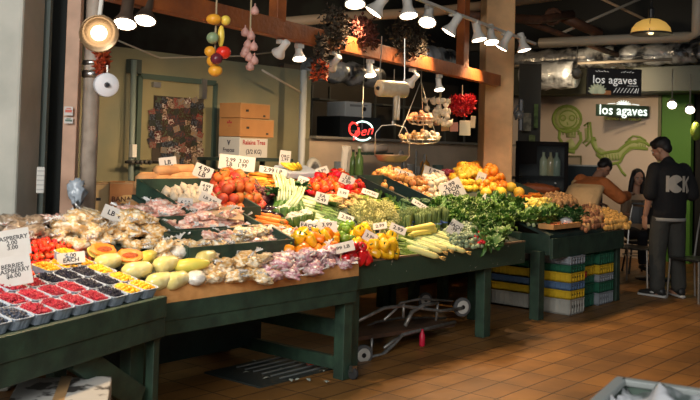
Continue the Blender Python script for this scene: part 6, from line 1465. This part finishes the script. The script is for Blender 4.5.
for sx, yw in ((-1, .5), (1, -.1)):
    M = Euler((0, 0, yw)).to_matrix(); cx_ = sx*.130
    u = MB().loft([(V((cx_, 0, 0))+M @ V((0, y, z)), rx, rz, M @ V((1, 0, 0)), (0, 0, 1)) for y, z, rx, rz in ((-.10, .055, .030, .030), (-.085, .065, .040, .045), (-.02, .075, .043, .050), (.06, .055, .045, .035), (.14, .045, .046, .026), (.18, .04, .036, .020), (.195, .038, .015, .012))], 16)
    sh = u.build('shoe', mat('shoe_black', (.018, .018, .018), .5), man, True)
    MB().loft([(V((cx_, 0, 0))+M @ V((0, y, .016)), rx, .016, M @ V((1, 0, 0)), (0, 0, 1)) for y, rx in ((-.112, .020), (-.10, .038), (-.02, .047), (.08, .050), (.16, .048), (.195, .035), (.208, .012))], 16).build('white_sole', mat('sole_white', (.50, .49, .46), .6), sh, True)
    MB().blob(V((cx_, 0, 0))+M @ V((sx*.02, .03, .055)), (.028, .045, .018), 2, M=M).build('white_panel', mat('sole_white', (.50, .49, .46), .6), sh, True)
# ---- person bending over, tan jacket with rust yoke
p = atd(585, 196, 11.2)
bp_ = thing('person', 'person in a rust and tan jacket bending forward behind the potatoes, dark hair', 'person', (p.x, p.y, 0), (0, 0, TH-pi/2-R(46)))
b = MB(); hf, hM = head_mb(b, (.02, .40, 1.44), R(0), R(-62), 1.05)
limb(b, [(0, .24, 1.30), (.01, .32, 1.38)], [.062, .058])
torso(b, [(0, -.12, .86, .15, .12), (0, -.08, 1.0, .15, .12), (0, 0, 1.13, .16, .12), (0, .12, 1.24, .15, .12), (0, .22, 1.30, .10, .08)])
limb(b, [(-.18, .17, 1.24), (-.26, .32, 1.02), (-.16, .52, .98)], [.055, .044, .030]); hand(b, (-.14, .56, .98), (.4, 1, -.1), (0, 0, -1), 1, 1, .5)
limb(b, [(.18, .17, 1.24), (.33, .30, 1.06), (.30, .54, 1.12)], [.055, .044, .030]); hand(b, (.30, .58, 1.13), (-.3, 1, .1), (0, 0, -1), -1, 1, .5)
for sx in (-1, 1): limb(b, [(sx*.09, -.10, .88), (sx*.11, .0, .48), (sx*.12, -.06, .09)], [.09, .062, .042]); b.blob((sx*.12, .0, .045), (.044, .12, .038), 2)
body = fuse(b, 'body', SKIN2, bp_); face_parts(body, hf, hM, 1.05)
h = MB(); h.blob(hf((0, -.022, .055)), (.088, .104, .085), 3, .08, 6, 3, hM); h.blob(hf((0, -.06, .0)), (.072, .052, .06), 3, .08, 6, 5, hM); fuse(h, 'hair', HAIR, bp_, .009, 2)
JT = mat('tan_jacket', (.62, .40, .19), .8, bump=(6, 2.5)); JR = mat('rust_jacket_yoke', (.46, .13, .03), .8, bump=(7, 2.0))
s = MB(); torso(s, [(0, -.16, .78, .235, .19), (0, -.14, .88, .24, .19), (0, -.09, 1.02, .235, .18), (0, -.03, 1.13, .240, .18), (0, .03, 1.21, .235, .17), (0, .07, 1.25, .20, .13)])
limb(s, [(-.175, .13, 1.22), (-.262, .30, 1.04), (-.19, .47, .985)], [.10, .085, .064]); fuse(s, 'jacket_back', JT, bp_, .012)
s = MB(); torso(s, [(0, .05, 1.19, .215, .15), (0, .09, 1.25, .215, .15), (0, .17, 1.30, .17, .12), (0, .24, 1.34, .10, .085)])
limb(s, [(-.15, .15, 1.275), (-.185, .18, 1.22)], [.095, .098]); limb(s, [(.165, .15, 1.25), (.32, .29, 1.09), (.31, .46, 1.11)], [.095, .085, .066])
fuse(s, 'jacket_yoke', JR, bp_, .012)
s = MB(); torso(s, [(0, -.13, .80, .19, .15), (0, -.12, .92, .185, .15)])
for sx in (-1, 1): limb(s, [(sx*.09, -.11, .84), (sx*.11, .0, .46), (sx*.12, -.05, .12)], [.11, .085, .075])
fuse(s, 'trousers', mat('dark_trousers', (.02, .02, .025), .85), bp_, .014)
for sx in (-1, 1): MB().loft([((sx*.12, y, z), rx, rz, (1, 0, 0), (0, 0, 1)) for y, z, rx, rz in ((-.14, .05, .03, .04), (-.06, .055, .046, .052), (.05, .045, .048, .04), (.12, .035, .04, .028), (.14, .03, .015, .012))], 14).build('shoe', mat('shoe_black', (.018, .018, .018), .5), bp_, True)
# ---- seated young woman facing the camera
p = atd(637, 178, 12.5); fy = math.atan2(-p.y, -p.x)-pi/2+R(25)
wm = thing('person', 'dark-haired woman with long hair seated facing the street between the two others', 'person', (p.x, p.y, 0), (0, 0, fy))
zh = p.z; b = MB(); hf, hM = head_mb(b, (0, .03, zh), R(-8), R(-8), .98)
limb(b, [(0, -.02, zh-.20), (0, .0, zh-.09)], [.052, .047])
torso(b, [(0, 0, zh-.78, .15, .12), (0, -.02, zh-.62, .125, .095), (0, -.03, zh-.45, .14, .10), (0, -.03, zh-.30, .155, .09), (0, -.02, zh-.22, .09, .065)])
for sx in (-1, 1):
    limb(b, [(sx*.155, -.02, zh-.26), (sx*.20, .05, zh-.50), (sx*.10, .26, zh-.52)], [.046, .037, .026]); hand(b, (sx*.08, .29, zh-.52), (-sx*.4, 1, 0), (0, 0, -1), sx, .92, .5)
    limb(b, [(sx*.09, .0, zh-.76), (sx*.10, .40, zh-.76), (sx*.10, .42, zh-1.14)], [.085, .060, .042]); b.blob((sx*.10, .47, zh-1.18), (.038, .10, .035), 2)
body = fuse(b, 'body', SKIN, wm); face_parts(body, hf, hM, .98, (.40, .08, .07))
h = MB(); h.blob(hf((0, -.026, .050)), (.085, .098, .085), 3, .05, 6, 3, hM)
for sx in (-1, 1): limb(h, [hf((sx*.062, -.01, .05)), hf((sx*.082, -.01, -.06)), (sx*.09, -.03, zh-.24)], [.034, .036, .03])
h.blob((0, -.07, zh-.12), (.085, .045, .14), 3, .1, 5, 2); fuse(h, 'hair', HAIR, wm, .009, 2)
s = MB(); torso(s, [(0, 0, zh-.80, .165, .13), (0, -.02, zh-.62, .14, .11), (0, -.03, zh-.45, .155, .115), (0, -.03, zh-.29, .165, .10), (0, -.02, zh-.22, .10, .075)])
for sx in (-1, 1): limb(s, [(sx*.15, -.02, zh-.27), (sx*.195, .04, zh-.46)], [.062, .055])
fuse(s, 'shirt', mat('tan_shirt', (.40, .27, .17), .8), wm, .012)
s = MB()
for sx in (-1, 1): limb(s, [(sx*.09, .0, zh-.76), (sx*.10, .41, zh-.76), (sx*.10, .42, zh-1.10)], [.10, .076, .060])
fuse(s, 'trousers', mat('dark_trousers', (.02, .02, .025), .85), wm, .012)
for sx in (-1, 1): MB().loft([((sx*.10, y, zh-1.19+z), rx, rz, (1, 0, 0), (0, 0, 1)) for y, z, rx, rz in ((.36, .01, .03, .03), (.42, .02, .043, .045), (.52, .005, .045, .03), (.58, 0, .03, .02))], 12).build('shoe', mat('shoe_black', (.018, .018, .018), .5), wm, True)
t = thing('bar_stool', 'tall black stool under the seated woman', 'stool', (p.x, p.y, 0), (0, 0, fy)); sz = zh-.865
MB().lathe([(.16, sz-.04), (.18, sz-.03), (.18, sz-.008), (.16, sz)], 20).build('seat', BLACKP, t, True)
for a in range(4): MB().tube([(.12*cos(a*pi/2+.7), .12*sin(a*pi/2+.7), sz-.03), (.20*cos(a*pi/2+.7), .20*sin(a*pi/2+.7), 0)], .014, 8).build('leg', BLACKP, t)
MB().tube([(.175*cos(i*pi/12), .175*sin(i*pi/12), .25) for i in range(25)], .009, 6).build('foot_ring', STEEL, t)
# table and chairs of the restaurant
p = atd(622, 200, 11.9); t = thing('cafe_table', 'black cafe table between the bending person and the standing man', 'table', (p.x+.25, p.y-.35, 0), (0, 0, .4)); q = 1.0
MB().box((0, 0, q), (.7, .6, .03)).build('tabletop', mat('table_black', (.02, .02, .02), .35), t, bevel=.006); MB().tube([(0, 0, 0), (0, 0, q)], .03, 12).build('leg', BLACKP, t); MB().lathe([(.24, 0), (.24, .015), (.04, .03)], 20).build('base', BLACKP, t, True)
def chair(lab, p, rz):
    t = thing('metal_chair', lab, 'chair', p, (0, 0, rz), 'thin metal chairs'); TM = mat('thin_chair_metal', (.50, .47, .42), .3, .7)
    MB().box((0, 0, .46), (.42, .42, .025)).build('seat', BLACKP, t, bevel=.008)
    for sx in (-1, 1):
        MB().tube([(sx*.20, .20, .46), (sx*.22, .22, 0)], .011, 8).build('leg', TM, t); MB().tube([(sx*.20, -.20, .46), (sx*.22, -.24, 0)], .011, 8).build('leg', TM, t)
        MB().tube([(sx*.20, -.20, .46), (sx*.20, -.25, .75), (sx*.17, -.27, .98)], .011, 8).build('back_post', TM, t)
    MB().sheet(lambda u, v: ((u-.5)*.36, -.27-.03*sin(pi*u), .74+.22*v), 8, 3, .012).build('backrest', BLACKP, t); return t
p = atz(696, 300, 0); chair('thin-legged black chair at the right edge beside the standing man', (p.x, p.y, 0), TH+.5)
p = atz(646, 291, 0); chair('thin-legged dark chair behind the standing man', (p.x+.45, p.y+.30, 0), TH+.9)
p = atz(700, 292, 0);
